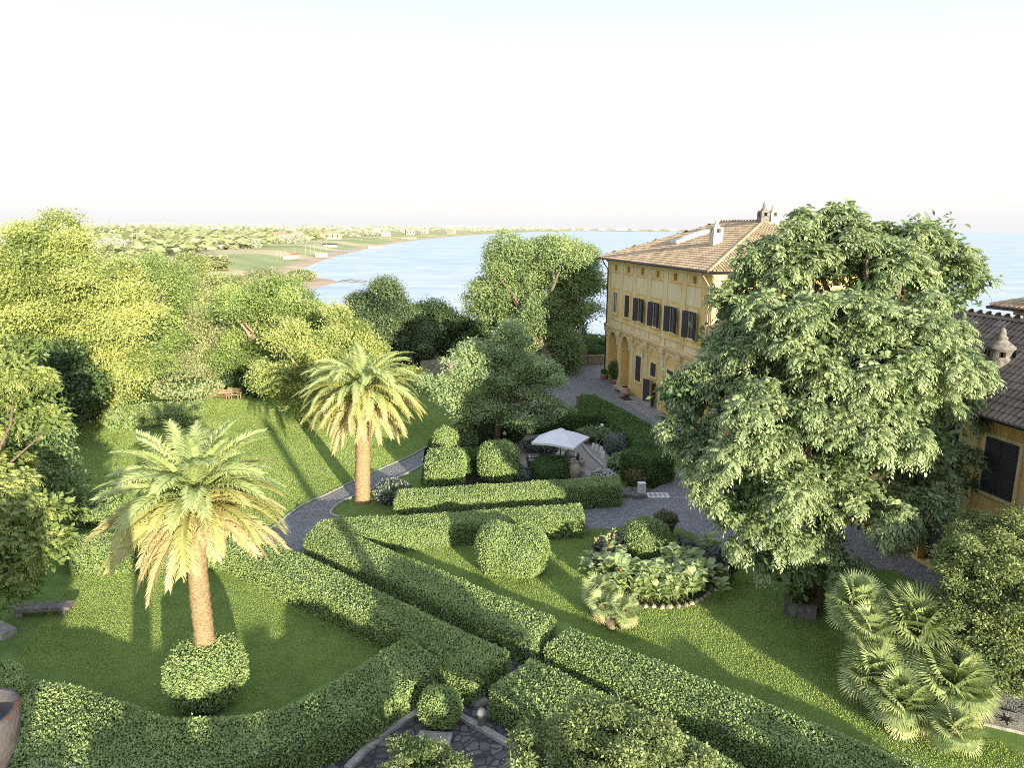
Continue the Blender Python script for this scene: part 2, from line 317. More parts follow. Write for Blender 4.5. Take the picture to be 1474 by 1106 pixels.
def hedge(label, poly, h, leaf=.078, dens=None, mat='hedge_leaf', z0=0., group=None, name='hedge', px=True, cat='hedge'):
    p = ccw([at(*q, h) for q in poly] if px else poly)
    dens = dens or 1.5/(leaf*leaf*.3); Vs, Ts = [], []
    T = tri_sample(p, dens); n = len(T); PP = np.c_[T, h + .03*lump(T, 1.) + .03*lump(T, .35)]
    # round the clipped shoulder
    dist = np.full(n, 9.)
    for i in range(len(p)):
        a, b = p[i], p[(i+1) % len(p)]; e = b-a; t = np.clip(((T-a)@e)/(e@e), 0, 1); dist = np.minimum(dist, np.linalg.norm(T-a-t[:, None]*e, axis=1))
    PP[:, 2] -= .10*np.clip(1-dist/.16, 0, 1)**2
    V, t = surface_leaves(PP, np.tile([0, 0, 1.], (n, 1)), leaf, .75, .55); Vs.append(V); Ts.append(t + .12*lump(T, .5) + .08*lump(T, 2.3))
    for i in range(len(p)):
        a, b = p[i], p[(i+1) % len(p)]; e = b-a; L = np.linalg.norm(e); k = rng.poisson(L*(h-z0)*dens)
        if not k: continue
        s = rng.random(k); z = rng.uniform(z0, h-.04, k); nn = np.array([e[1], -e[0], 0])/L
        q = a + s[:, None]*e; PP = np.c_[q, z] + nn*(.03*lump(np.c_[s*L, z*1.5], 1.3))[:, None]
        PP[:, :2] -= nn[:2]*(.08*np.clip(1-(h-z)/.15, 0, 1)**2)[:, None]
        V, t = surface_leaves(PP, np.tile(nn, (k, 1)), leaf, .75, .45); Vs.append(V); Ts.append(t)
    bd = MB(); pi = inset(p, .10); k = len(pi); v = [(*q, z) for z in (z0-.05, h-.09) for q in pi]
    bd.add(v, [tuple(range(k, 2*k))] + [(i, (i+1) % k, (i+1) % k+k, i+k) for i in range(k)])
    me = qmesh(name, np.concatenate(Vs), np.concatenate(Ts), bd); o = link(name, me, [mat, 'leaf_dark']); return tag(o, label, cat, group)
def topiary(label, c, r, hgt, leaf=.078, mat='hedge_leaf', e1=2., e2=2., rot=0., flat=.0, name='topiary_bush', cat='topiary', group=None, extra=()):
    """superellipsoid bush standing on the ground: c = base centre, r = (rx, ry)"""
    shapes = [(np.array([0, 0]), r, hgt)] + list(extra); Vs, Ts = [], []; bd = MB()
    for off, rr, hh in shapes:
        area = 4*math.pi*((rr[0]*rr[1])**.5*hh/2); n = int(area*1.6/(leaf*leaf*.3)); d = unit(n)
        k = (np.abs(d[:, 0])**e1 + np.abs(d[:, 1])**e1); rad = (k**(e2/e1) + np.abs(d[:, 2])**e2)**(-1/e2)
        q = d*rad[:, None]; g = np.c_[np.sign(q[:, 0])*np.abs(q[:, 0])**(e1-1)/rr[0], np.sign(q[:, 1])*np.abs(q[:, 1])**(e1-1)/rr[1], np.sign(q[:, 2])*np.abs(q[:, 2])**(e2-1)/(hh/2)]
        P = q*np.array([rr[0], rr[1], hh/2]); P[:, 2] += hh/2*(1-flat); P[:, :2] += off; ok = P[:, 2] > .02
        P, g = P[ok], nrm(g[ok]); P += g*(.035*lump(P[:, [0, 2]]*1.2+P[:, [1, 0]], 1.))[:, None]
        V, t = surface_leaves(P, g, leaf, .75, .5); Vs.append(V); Ts.append(t)
        nu, nv = 20, 10; vv = []
        for i in range(nv+1):
            f = math.pi*(i/nv-.5)
            for j in range(nu):
                th = 2*math.pi*j/nu; dd = np.array([math.cos(f)*math.cos(th), math.cos(f)*math.sin(th), math.sin(f)])
                kk = abs(dd[0])**e1+abs(dd[1])**e1; ra = (kk**(e2/e1)+abs(dd[2])**e2)**(-1/e2)*.94
                vv.append((dd[0]*ra*rr[0]+off[0], dd[1]*ra*rr[1]+off[1], max(dd[2]*ra*hh/2+hh/2*(1-flat), -.02)))
        bd.add(vv, [(i*nu+j, i*nu+(j+1) % nu, (i+1)*nu+(j+1) % nu, (i+1)*nu+j) for i in range(nv) for j in range(nu)])
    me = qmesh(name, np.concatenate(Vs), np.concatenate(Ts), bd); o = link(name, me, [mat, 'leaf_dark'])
    o.location = (float(c[0]), float(c[1]), float(c[2]) if len(c) > 2 else 0); o.rotation_euler = (0, 0, rot); return tag(o, label, cat, group)
def crown_quads(lobes, leaf, cover, clump, asp=.5, droop=.25, shell=.42, upn=.35, squash=.75):
    """foliage: clumps of leaves spread through the outer part of each lobe"""
    C, R = [], []; Vs, Ts = [], []
    for c, r in lobes:
        r = np.array(r); ar = 4*math.pi*((r[0]*r[1])**1.6/3+(r[0]*r[2])**1.6/3+(r[1]*r[2])**1.6/3)**(1/1.6)
        nc = max(4, int(ar/(clump*clump*2.5))); d = unit(nc); f = (shell+(1-shell)*rng.random(nc)**.6)*rng.uniform(.9, 1.18, nc)
        C.append(np.array(c)+d*r*f[:, None]); R.append(clump*rng.uniform(.5, 1.35, nc))
    C = np.concatenate(C); R = np.concatenate(R); cen = np.mean([c for c, r in lobes], 0)
    n = np.maximum(8, (cover*4*math.pi*R*R*.5/(leaf*leaf*asp*.5)).astype(int)); idx = np.repeat(np.arange(len(C)), n); k = len(idx)
    d = unit(k); d[:, 2] = np.where((d[:, 2] < -.2) & (rng.random(k) < .7), -d[:, 2], d[:, 2])
    rr = R[idx]*(.45+.55*rng.random(k)**.5)*(1+.25*rng.normal(size=k).clip(-1, 2)); P = C[idx] + d*rr[:, None]*np.array([1, 1, squash])
    nn = nrm(d*.6 + np.array([0, 0, upn]) + rng.normal(size=(k, 3))*.5); D = nrm(np.cross(nn, unit(k)) + d*.6 + np.array([0, 0, -droop]))
    L = leaf*rng.uniform(.65, 1.35, k); V = quads(P, D, nn, L, L*asp)
    ct = rng.normal(size=len(C))*.17; t = .47 + ct[idx] + rng.normal(size=k)*.16 + .12*d[:, 2]
    return V, t, C, R
def pinnate_quads(shoots, dirs, nleaf=7, nlf=9, ln=.5, lf=.13, lw=.05, droop=.9):
    """walnut-like compound leaves arching out of every shoot tip"""
    n = len(shoots)*nleaf; B = np.repeat(shoots, nleaf, 0); D0 = np.repeat(dirs, nleaf, 0)
    d = nrm(D0*.55 + unit(n)*.8 + np.array([0, 0, .15])); ln = ln*rng.uniform(.7, 1.25, n); s = np.linspace(.2, 1, nlf)
    side = nrm(np.cross(d, np.array([0, 0, 1.])+rng.normal(size=(n, 3))*.15)); V, T = [], []; bt = .50+rng.normal(size=n)*.12+.5*np.repeat(rng.normal(size=len(shoots))*.22, nleaf)
    for i, q in enumerate(s):
        P = B + d*(ln*q)[:, None]; P[:, 2] -= droop*ln*.55*q*q; tg = nrm(d + np.array([0, 0, -1.])*(droop*1.1*q))
        for sg in ((1, -1) if i < nlf-1 else (0,)):
            dd = nrm(side*sg*.9 + tg*(.55 if sg else 1.) + np.array([0, 0, -.35])); up = np.cross(tg, side); up = np.where(up[:, 2:3] < 0, -up, up)
            L = lf*rng.uniform(.8, 1.2, n)*(1.15-.35*abs(q-.5)); V.append(quads(P, dd, nrm(up+side*sg*.35+rng.normal(size=(n, 3))*.15), L, lw*L/lf, .3)); T.append(bt+rng.normal(size=n)*.06)
    return np.concatenate(V), np.concatenate(T)
def limb_mesh(base, r0, tips, fork=.35, seed=0, bend=.12):
    """tapered trunk with limbs out to a set of points"""
    rd = random.Random(seed); mb = MB(); base = Vector(base); tips = [Vector(t) for t in tips]
    cen = sum(tips, Vector())/len(tips); fk = base.lerp(Vector((base.x*.6+cen.x*.4, base.y*.6+cen.y*.4, cen.z)), fork)
    trunk = [base, base.lerp(fk, .35)+Vector((rd.uniform(-1, 1), rd.uniform(-1, 1), 0))*r0*.3, fk]; top = fk.lerp(cen, .8)
    mb.tube([base-Vector((0, 0, .2)), base+Vector((0, 0, .25))]+trunk[1:]+[fk.lerp(top, .5), top], [r0*1.35, r0*1.05, r0*.9, r0*.75, r0*.5, r0*.25], 9, jit=.08)
    for t in tips:
        s = fk.lerp(top, rd.random()*.8); L = (t-s).length; md = s.lerp(t, .5)+Vector((rd.uniform(-1, 1), rd.uniform(-1, 1), rd.uniform(-.2, 1)))*L*bend
        r = min(r0*.5, L*.042+.025); mb.tube([s, s.lerp(md, .5)+Vector((0, 0, -.02*L)), md, md.lerp(t, .6), t], [r, r*.8, r*.6, r*.4, r*.15], 6)
    return mb
def px_lobes(L, dscale=1.):
    """crown survey: (px, py, half width px, half height px, depth m)"""
    out = []
    for x, y, a, b, d in L:
        k = ppm(d); out.append((atd(x, y, d), (a*k, (a+b)/2*k*dscale, b*k)))
    return out
def tree(label, base, lobes, leaf, cover, clump, mat, bark='bark', r0=.3, name='broadleaf_tree', group=None, fork=.4, tipf=.35, **kw):
    root = empty(name, base, 0, label, 'tree', group); b = np.array(base)
    V, t, C, R = crown_quads(lobes, leaf, cover, clump, **kw); V = V - b
    link('crown', qmesh('crown', V, t), mat, root)
    k = max(5, min(26, int(len(C)*tipf))); sel = rng.choice(len(C), k, replace=False)
    limb_mesh((0, 0, 0), r0, [tuple(C[i]-b) for i in sel], fork, seed=len(C)).build('trunk', bark, root); return root
def sheet(name, poly, mat, z, label=None, cat=None, kind='structure', px=True):
    p = ccw([at(*q) for q in poly] if px else poly); me = bpy.data.meshes.new(name)
    tr = tessellate_polygon([[Vector((*q, 0)) for q in p]]); mb = MB(); mb.add([(*q, z) for q in p], [t if (p[t[1]][0]-p[t[0]][0])*(p[t[2]][1]-p[t[0]][1])-(p[t[1]][1]-p[t[0]][1])*(p[t[2]][0]-p[t[0]][0]) > 0 else t[::-1] for t in tr])
    o = mb.build(name, mat); return tag(o, label, cat, kind=kind)
def smooth_line(pts, n=6):
    pts = [np.array(p, float) for p in pts]; out = []
    for i in range(len(pts)-1):
        p0, p1, p2, p3 = pts[max(i-1, 0)], pts[i], pts[i+1], pts[min(i+2, len(pts)-1)]
        for k in range(n):
            t = k/n; out.append(.5*((2*p1)+(-p0+p2)*t+(2*p0-5*p1+4*p2-p3)*t*t+(-p0+3*p1-3*p2+p3)*t**3))
    return out+[pts[-1]]
# ================================================================== SETTING: garden ground, roads, sea, coast
SEA = -8.
tag(MB().add([(-60000, -400, SEA), (90000, -400, SEA), (90000, 90000, SEA), (-60000, 90000, SEA)], [(0, 1, 2, 3)]).build('sea', 'sea_water'), kind='structure')
gp = [(-75, -30), (70, -30), (70, 60), (52, 97), (30, 106), (8, 104), (-10, 98), (-30, 92), (-75, 80)]
g = MB(); n_ = len(gp); g.add([(*q, 0) for q in gp]+[(q[0]*1.03, q[1]*1.03, -9) for q in gp], [tuple(range(n_))]+[(i, i+n_, (i+1) % n_+n_, (i+1) % n_) for i in range(n_)])
tag(g.build('lawn', 'lawn'), kind='structure')
DRIVE = [(372, 790), (418, 738), (470, 714), (520, 690), (560, 672), (600, 655), (640, 628), (690, 598), (740, 580), (790, 552), (806, 528), (870, 525), (880, 551), (943, 590), (1013, 634),
         (1130, 740), (1250, 760), (1474, 780), (1600, 900), (1600, 1180), (1474, 1060), (1428, 1010), (1400, 930), (1345, 850), (1290, 822), (1150, 812), (1040, 790), (1000, 770), (960, 752), (842, 764), (842, 730), (893, 722),
         (925, 712), (962, 692), (985, 664), (968, 640), (905, 602), (856, 585), (800, 590), (720, 606), (660, 641), (610, 671), (560, 694), (505, 717), (480, 733), (478, 748), (462, 768), (500, 802), (640, 870), (772, 935), (860, 1000), (1000, 1075), (1100, 1180),
         (800, 1250), (500, 1180), (360, 1120), (440, 1080), (560, 1020), (640, 985), (735, 950), (640, 905), (520, 850), (440, 812)]
sheet('drive', DRIVE, 'cobbles', .004)
sheet('courtyard_paving', [(340, 1180), (440, 1080), (560, 1020), (640, 975), (735, 940), (800, 940), (880, 1000), (1010, 1075), (1100, 1180), (800, 1260), (500, 1250)], 'paving', .008)
sheet('gravel_court', [(700, 640), (760, 622), (845, 622), (872, 650), (900, 690), (870, 700), (735, 705), (700, 690)], 'gravel', .008)
sheet('planting_bed', [(605, 700), (612, 640), (660, 612), (760, 598), (868, 598), (960, 640), (965, 690), (940, 705), (900, 695), (850, 630), (760, 622), (735, 640), (735, 700)], 'soil', .004)
sheet('woodland_soil', [(-120, 650), (100, 620), (150, 576), (300, 556), (420, 572), (520, 560), (610, 545), (640, 545), (610, 520), (-120, 510)], 'soil', .004)
sheet('path_border_soil', [(-200, 700), (95, 640), (80, 700), (60, 790), (-30, 900), (-200, 900)], 'soil', .006)
def kerb(label, pts, w=.14, h=.07, z=0., mat='kerb'):
    p = smooth_line([at(*q)[:2] for q in pts]); mb = MB(); L = []
    for i, q in enumerate(p):
        d = p[min(i+1, len(p)-1)]-p[max(i-1, 0)]; d = d/np.linalg.norm(d); nn = np.array([-d[1], d[0]])*w/2; L.append((q+nn, q-nn))
    v = [(*q, zz) for zz in (z-.05, z+h) for a, b in L for q in (a, b)]; k = len(L)*2
    f = []
    for i in range(len(L)-1):
        a, b, c, d = 2*i, 2*i+1, 2*i+3, 2*i+2; f += [(a+k, b+k, c+k, d+k), (a, d, d+k, a+k), (b, b+k, c+k, c)]
    f += [(0, k, k+1, 1), (k-2, k-1, 2*k-1, 2*k-2)]
    mb.add(v, f); return tag(mb.build('kerb', mat), label, 'kerb')
kerb('pale curving kerb around the grass tip below the upright palm', [(640, 652), (600, 675), (540, 703), (498, 720), (480, 732), (477, 741), (490, 745)])
kerb('long stone kerb along the far lawn side of the drive', [(372, 776), (430, 731), (470, 712), (520, 688), (560, 670), (600, 652), (650, 622)], .12, .05)
kerb('curved double stone kerb at the edge of the shaded courtyard', [(500, 1110), (545, 1065), (590, 1035), (640, 1005)], .22, .12)
kerb('straight stone kerb crossing the shaded courtyard beside the round bush', [(655, 1030), (690, 1050), (725, 1070), (760, 1090)], .22, .12)
kerb('low white stone kerb edging the gravel court on the villa side', [(838, 640), (850, 655), (868, 672), (885, 690)], .2, .12)
# coast and plain: one terrain sheet, height from the distance to the shore line
cpx = [(575, 452), (540, 448), (470, 440), (448, 428), (446, 416), (470, 410), (486, 406.5), (488, 404.5), (468, 401), (436, 399), (429, 393), (436, 386), (465, 374), (500, 364.5), (530, 357.5), (560, 351.5), (590, 347), (620, 343.6), (655, 340.2), (700, 337), (760, 334.2), (840, 332.4), (930, 331.9)]
coast = [np.array([80, 112.]), np.array([0., 106.])] + [at(x, y, SEA)[:2] for x, y in cpx]; coast = np.array(coast)
poly = np.concatenate([coast, [[-60000, 90000], [-60000, -3000], [-300, -300], [80, -60]]])
def sdist(P):
    d = np.full(len(P), 1e9)
    for i in range(len(coast)-1):
        a, b = coast[i], coast[i+1]; ee = b-a; t = np.clip(((P-a)@ee)/(ee@ee), 0, 1); d = np.minimum(d, np.linalg.norm(P-a-t[:, None]*ee, axis=1))
    ins = np.zeros(len(P), bool)
    for i in range(len(poly)):
        a, b = poly[i], poly[(i+1) % len(poly)]
        c = ((a[1] > P[:, 1]) != (b[1] > P[:, 1])); xx = (b[0]-a[0])*(P[:, 1]-a[1])/(b[1]-a[1]+1e-12)+a[0]; ins ^= c & (P[:, 0] < xx)
    return np.where(ins, d, -d)
def landz(P):
    d = sdist(P); r = np.linalg.norm(P, axis=1); ss = lambda x: np.clip(x, 0, 1)**2*(3-2*np.clip(x, 0, 1))
    return np.where(d > 0, SEA + .1 + 1.1*np.clip(d/22, 0, 1) + 4.2*ss((d-14-.004*r)/(18+.02*r)) + 1.2*ss((d-100)/400)*np.sin(P[:, 0]*.011)*np.sin(P[:, 1]*.009) - 2.5*ss((150-r)/60), SEA + np.maximum(d*.05, -3.)), d
na, nr = 260, 150
A = np.radians(np.linspace(-62, 22, na)); Rr = np.exp(np.linspace(math.log(70), math.log(26000), nr))
PP = np.stack([np.outer(Rr, np.sin(A)), np.outer(Rr, np.cos(A))], -1).reshape(-1, 2); Z, D_ = landz(PP)
me = bpy.data.meshes.new('land'); ii = (np.arange(nr-1)[:, None]*na+np.arange(na-1)[None]).ravel(); fc = np.stack([ii, ii+1, ii+na+1, ii+na], 1)
me.from_pydata(np.c_[PP, Z].tolist(), [], fc[:, ::-1].tolist()); me.polygons.foreach_set('use_smooth', [True]*len(fc))
rr_ = np.linalg.norm(PP, axis=1); me.attributes.new('tint', 'FLOAT', 'POINT').data.foreach_set('value', np.clip(1-(D_-7-.002*rr_)/(6+.0015*rr_), 0, 1).astype(np.float32)); me.update()
tag(link('land', me, 'land'), kind='structure')
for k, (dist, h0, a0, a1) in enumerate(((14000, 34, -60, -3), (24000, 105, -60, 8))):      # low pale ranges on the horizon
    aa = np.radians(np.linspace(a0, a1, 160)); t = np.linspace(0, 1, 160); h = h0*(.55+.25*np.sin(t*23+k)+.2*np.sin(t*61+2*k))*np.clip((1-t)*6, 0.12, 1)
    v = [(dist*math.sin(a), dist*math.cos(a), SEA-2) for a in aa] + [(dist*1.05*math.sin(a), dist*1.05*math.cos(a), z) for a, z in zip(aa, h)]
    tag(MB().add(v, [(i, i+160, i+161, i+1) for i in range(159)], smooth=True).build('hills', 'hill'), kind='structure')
# foam lines where the swell breaks along the beach
fm = surf('foam', [(.66, .70, .76), (.84, .86, .88)], .2, .9, 0)
for k, (off, i0, i1, wd) in enumerate(((2., 9, 21, 2.5), (9., 9, 17, 1.6))):
    cs = smooth_line([c for c in coast[2+i0-2:2+i1]], 8); v = []
    for i, q in enumerate(cs):
        d = cs[min(i+1, len(cs)-1)]-cs[max(i-1, 0)]; d /= np.linalg.norm(d)+1e-9; nn = np.array([d[1], -d[0]]); r = np.linalg.norm(q)
        o1 = off*(1+r/900)+1.2*math.sin(i*.3+k)+.6*math.sin(i*.8); w2 = wd*max(.02, math.sin(i*.23+k*1.9))*.5*(.4+r/1600)
        v += [(*(q+nn*o1), SEA+.03), (*(q+nn*(o1+w2)), SEA+.03)]
    tag(MB().add(v, [(2*i, 2*i+1, 2*i+3, 2*i+2) for i in range(len(cs)-1)]).build('surf_foam', 'foam'), kind='stuff')
rk = MB()                                    # rocks awash off the headland
for i in range(26):
    q = at(rng.uniform(490, 530), rng.uniform(403, 406.5), SEA); s = rng.uniform(.4, 1.6); rk.lathe([(.1*s, -.3), (s, 0), (s*.7, s*.2), (.1, s*.28)], (q[0], q[1], SEA), 6, smooth=False)
tag(rk.build('rocks', 'stone_dark'), kind='stuff')

# ================================================================== ROOF TILES
def tiles(mb, o, ex, ey, poly, tw, tl, lift=.03):
    """overlapping half-round tiles on the plane o + a*ex + b*ey inside polygon poly [(a, b)]"""
    ex, ey = np.array(ex, float), np.array(ey, float); up = np.cross(ex, ey); up = up/np.linalg.norm(up); P = ccw(poly); amin = min(p[0] for p in P); amax = max(p[0] for p in P); bmin = min(p[1] for p in P); bmax = max(p[1] for p in P)
    def ins(a, b):
        for i in range(len(P)):
            u, v = P[i], P[(i+1) % len(P)]
            if (v[0]-u[0])*(b-u[1])-(v[1]-u[1])*(a-u[0]) < -1e-6: return False
        return True
    o = np.array(o, float); mb.add([o+ex*p[0]+ey*p[1] for p in P], [tuple(range(len(P)))], 0, .12)
    b = bmin
    while b < bmax:
        a = amin+tw/2
        while a < amax:
            if ins(a, b+tl*.5):
                jt = random.uniform(-.012, .012); tt = min(1, max(0, random.gauss(.5, .2))); v = []
                for bb, hh, ww in ((b-.06, lift+.035, 1.), (b+tl, lift, .86)):
                    for k in range(5):
                        t = math.pi*k/4; v.append(o+ex*(a+jt-math.cos(t)*tw*.40*ww)+ey*bb+up*(hh+math.sin(t)*tw*.36))
                mb.add(v, [(k, k+1, k+6, k+5) for k in range(4)]+[(0, 4, 3, 2, 1)], 0, tt, False)
            a += tw
        b += tl
def ridge_tiles(mb, p, q, r=.14, step=.42):
    p, q = np.array(p, float), np.array(q, float); L = np.linalg.norm(q-p); d = (q-p)/L; s = nrm(np.cross(d, [0, 0, 1.])[None])[0]; up = np.cross(s, d); n = int(L/step)
    for i in range(n):
        v = []
        for t0, rr in ((i*step, r*1.08), ((i+1.1)*step, r*.92)):
            for k in range(6): t = math.pi*k/5; v.append(p+d*t0+s*math.cos(t)*rr+up*(math.sin(t)*rr*.8+.05))
        mb.add(v, [(k, k+1, k+7, k+6) for k in range(5)]+[(0, 1, 2, 3, 4, 5)], 0, random.uniform(.45, .8))

# ================================================================== VILLA  (local: x into the building from the long facade, y away along it)
TH = math.radians(-11.5); VW, VL, EV, RZ = 16., 23.25, 12.1, 15.65
villa = empty('villa', (14.2, 53.5, 0), -TH, 'large ochre seaside villa with arched ground floor, dark shutters and tiled hip roof', 'villa')
def cut_wall(mb, L, H, openings, depth, place, mi=0):
    """front skin of a wall with rectangular / arched holes and their reveals; place(s, z, d) -> point, d = depth inwards"""
    xs = sorted({0, L, *[o[0] for o in openings], *[o[1] for o in openings]}); zs = sorted({0, H, *[o[2] for o in openings], *[o[3] for o in openings]})
    for i in range(len(xs)-1):
        for j in range(len(zs)-1):
            cx, cz = (xs[i]+xs[i+1])/2, (zs[j]+zs[j+1])/2
            if any(o[0] < cx < o[1] and o[2] < cz < o[3] for o in openings): continue
            mb.add([place(xs[i], zs[j], 0), place(xs[i+1], zs[j], 0), place(xs[i+1], zs[j+1], 0), place(xs[i], zs[j+1], 0)], [(0, 1, 2, 3)], mi)
    for o in openings:
        x0, x1, z0, z1 = o[:4]; dp = o[5] if len(o) > 5 else depth
        if len(o) > 4 and o[4]:              # arch: spandrels + curved soffit
            r = (x1-x0)/2; cx = (x0+x1)/2; zc = z1-r; A = [(cx-r*math.cos(math.pi*k/12), zc+r*math.sin(math.pi*k/12)) for k in range(13)]
            for k in range(12):
                mb.add([place(A[k][0], A[k][1], 0), place(A[k+1][0], A[k+1][1], 0), place(A[k+1][0], z1, 0), place(A[k][0], z1, 0)], [(0, 1, 2, 3)], mi)
                mb.add([place(*A[k], 0), place(*A[k+1], 0), place(*A[k+1], dp), place(*A[k], dp)], [(0, 1, 2, 3)], mi)
            zt = zc
        else:
            zt = z1; mb.add([place(x0, z1, 0), place(x1, z1, 0), place(x1, z1, dp), place(x0, z1, dp)], [(0, 1, 2, 3)], mi)
        for x in (x0, x1): mb.add([place(x, z0, 0), place(x, zt, 0), place(x, zt, dp), place(x, z0, dp)], [(0, 1, 2, 3)], mi)
        mb.add([place(x0, z0, 0), place(x1, z0, 0), place(x1, z0, dp), place(x0, z0, dp)], [(0, 1, 2, 3)], mi)
        mb.add([place(x0, z0, dp), place(x1, z0, dp), place(x1, z1, dp), place(x0, z1, dp)], [(0, 1, 2, 3)], mi)
BAY = [20.8, 17.3, 13.75, 10.2, 6.6, 3.05]
op = []
for i, y in enumerate(BAY):
    op.append((y-.30, y+.30, 11.06, 11.62, False, .35)); op.append((y-.62, y+.62, 6.9, 8.95, False, .14))
    if i < 2: op.append((y-1.08, y+1.08, 0, 5.05, True, .9))
    elif i == 3: op.append((y-.6, y+.6, 2.6, 3.76, False, .25)); op.append((y-.55, y+.75, .12, 2.15, False, .4))
    else: op.append((y-.65, y+.65, 1.48, 3.77, False, .25))
mb = MB(); cut_wall(mb, VL, EV, op, .3, lambda s, z, d: (d, s, z))
eop = [(x-.3, x+.3, 11.06, 11.62, False, .35) for x in (3.0, 6.4, 9.8, 13.)] + [(x-.62, x+.62, 6.9, 8.95, False, .3) for x in (3.0, 6.4, 9.8, 13.)]
cut_wall(mb, VW, EV, eop, .3, lambda s, z, d: (s, d, z))
mb.add([(VW, 0, 0), (VW, VL, 0), (VW, VL, EV), (VW, 0, EV)], [(0, 1, 2, 3)]); mb.add([(0, VL, 0), (0, VL, EV), (VW, VL, EV), (VW, VL, 0)], [(0, 1, 2, 3)])
mb.build('wall', 'ochre', villa)
# facade trim: pilaster strips, string courses, belt with parapet panels, cornice
tr = MB()
def fbox(y0, y1, z0, z1, d, mb=None, mi=0): (mb or tr).box(-d, .02, y0, y1, z0, z1, mi)
def ebox(x0, x1, z0, z1, d, mb=None, mi=0): (mb or tr).box(x0, x1, -d, .02, z0, z1, mi)
for z0, z1, d in ((5.32, 5.52, .16), (5.52, 5.64, .26), (6.28, 6.42, .10), (10.92, 11.04, .07), (11.78, 11.92, .14), (11.92, 12.1, .26)):
    fbox(-d, VL+.05, z0, z1, d); ebox(.021, VW, z0, z1, d)
mids = [VL-.45] + [(BAY[i]+BAY[i+1])/2 for i in range(5)] + [.55]
for y in mids:
    fbox(y-.42, y+.42, 6.42, 10.92, .045); fbox(y-.42, y+.42, 11.04, 11.78, .045); fbox(y-.40, y+.40, 5.64, 6.28, .07)
    fbox(y-.34, y+.34, .5, 4.55, .06); fbox(y-.42, y+.42, 0, .5, .10); fbox(y-.42, y+.42, 4.55, 4.68, .12); fbox(y-.30, y+.30, 4.68, 4.95, .16); fbox(y-.40, y+.40, 4.95, 5.32, .24)
for x in (.5, 1.7): ebox(x-.42, x+.42, 6.42, 10.92, .045); ebox(x-.42, x+.42, 11.04, 11.78, .045)
tr.build('cornice_trim', 'ochre_trim', villa)
PN = []                                     # recessed-looking pale panels between the strips
for i, y in enumerate(BAY):
    for a, b in (((y-.62-.62, y-.62-.12)), ((y+.62+.12, y+.62+.62))): PN.append((-.02, .02, a, b, 11.12, 11.7))
    PN += [(-.02, .02, y-1.25, y+1.25, 9.35, 10.75), (-.04, .02, y-1.2, y+1.2, 5.72, 6.2)]
for q in PN: MB().box(*q).build('wall_panel', 'ochre_pale', villa)
for i, y in enumerate(BAY):                  # arches: open bays have a moulded archivolt, the others a blind lunette
    ar = MB(); n = 16
    for r0, r1, d in ((1.08, 1.28, .10), (1.28, 1.36, .14)) if i < 2 else ((.92, 1.06, .06), (1.06, 1.2, .10)):
        zc = 5.05-1.08 if i < 2 else 4.02
        A = [(math.pi*k/n) for k in range(n+1)]
        v = [(-dd, y+r*math.cos(a), zc+r*math.sin(a)) for dd in (d, -.02) for r in (r0, r1) for a in A]; k1 = n+1
        ar.add(v, [f for k in range(n) for f in ((k, k+1, k1+k+1, k1+k), (k1+k, k1+k+1, 3*k1+k+1, 3*k1+k), (k, 2*k1+k, 2*k1+k+1, k+1))])
    if i < 2: ar.box(-.1, .02, y-1.3, y-1.09, 3.85, 3.97); ar.box(-.1, .02, y+1.09, y+1.3, 3.85, 3.97)
    else: ar.box(-.07, .02, y-1.2, y+1.2, 3.92, 4.02)
    ar.build('arch', 'ochre_trim', villa)
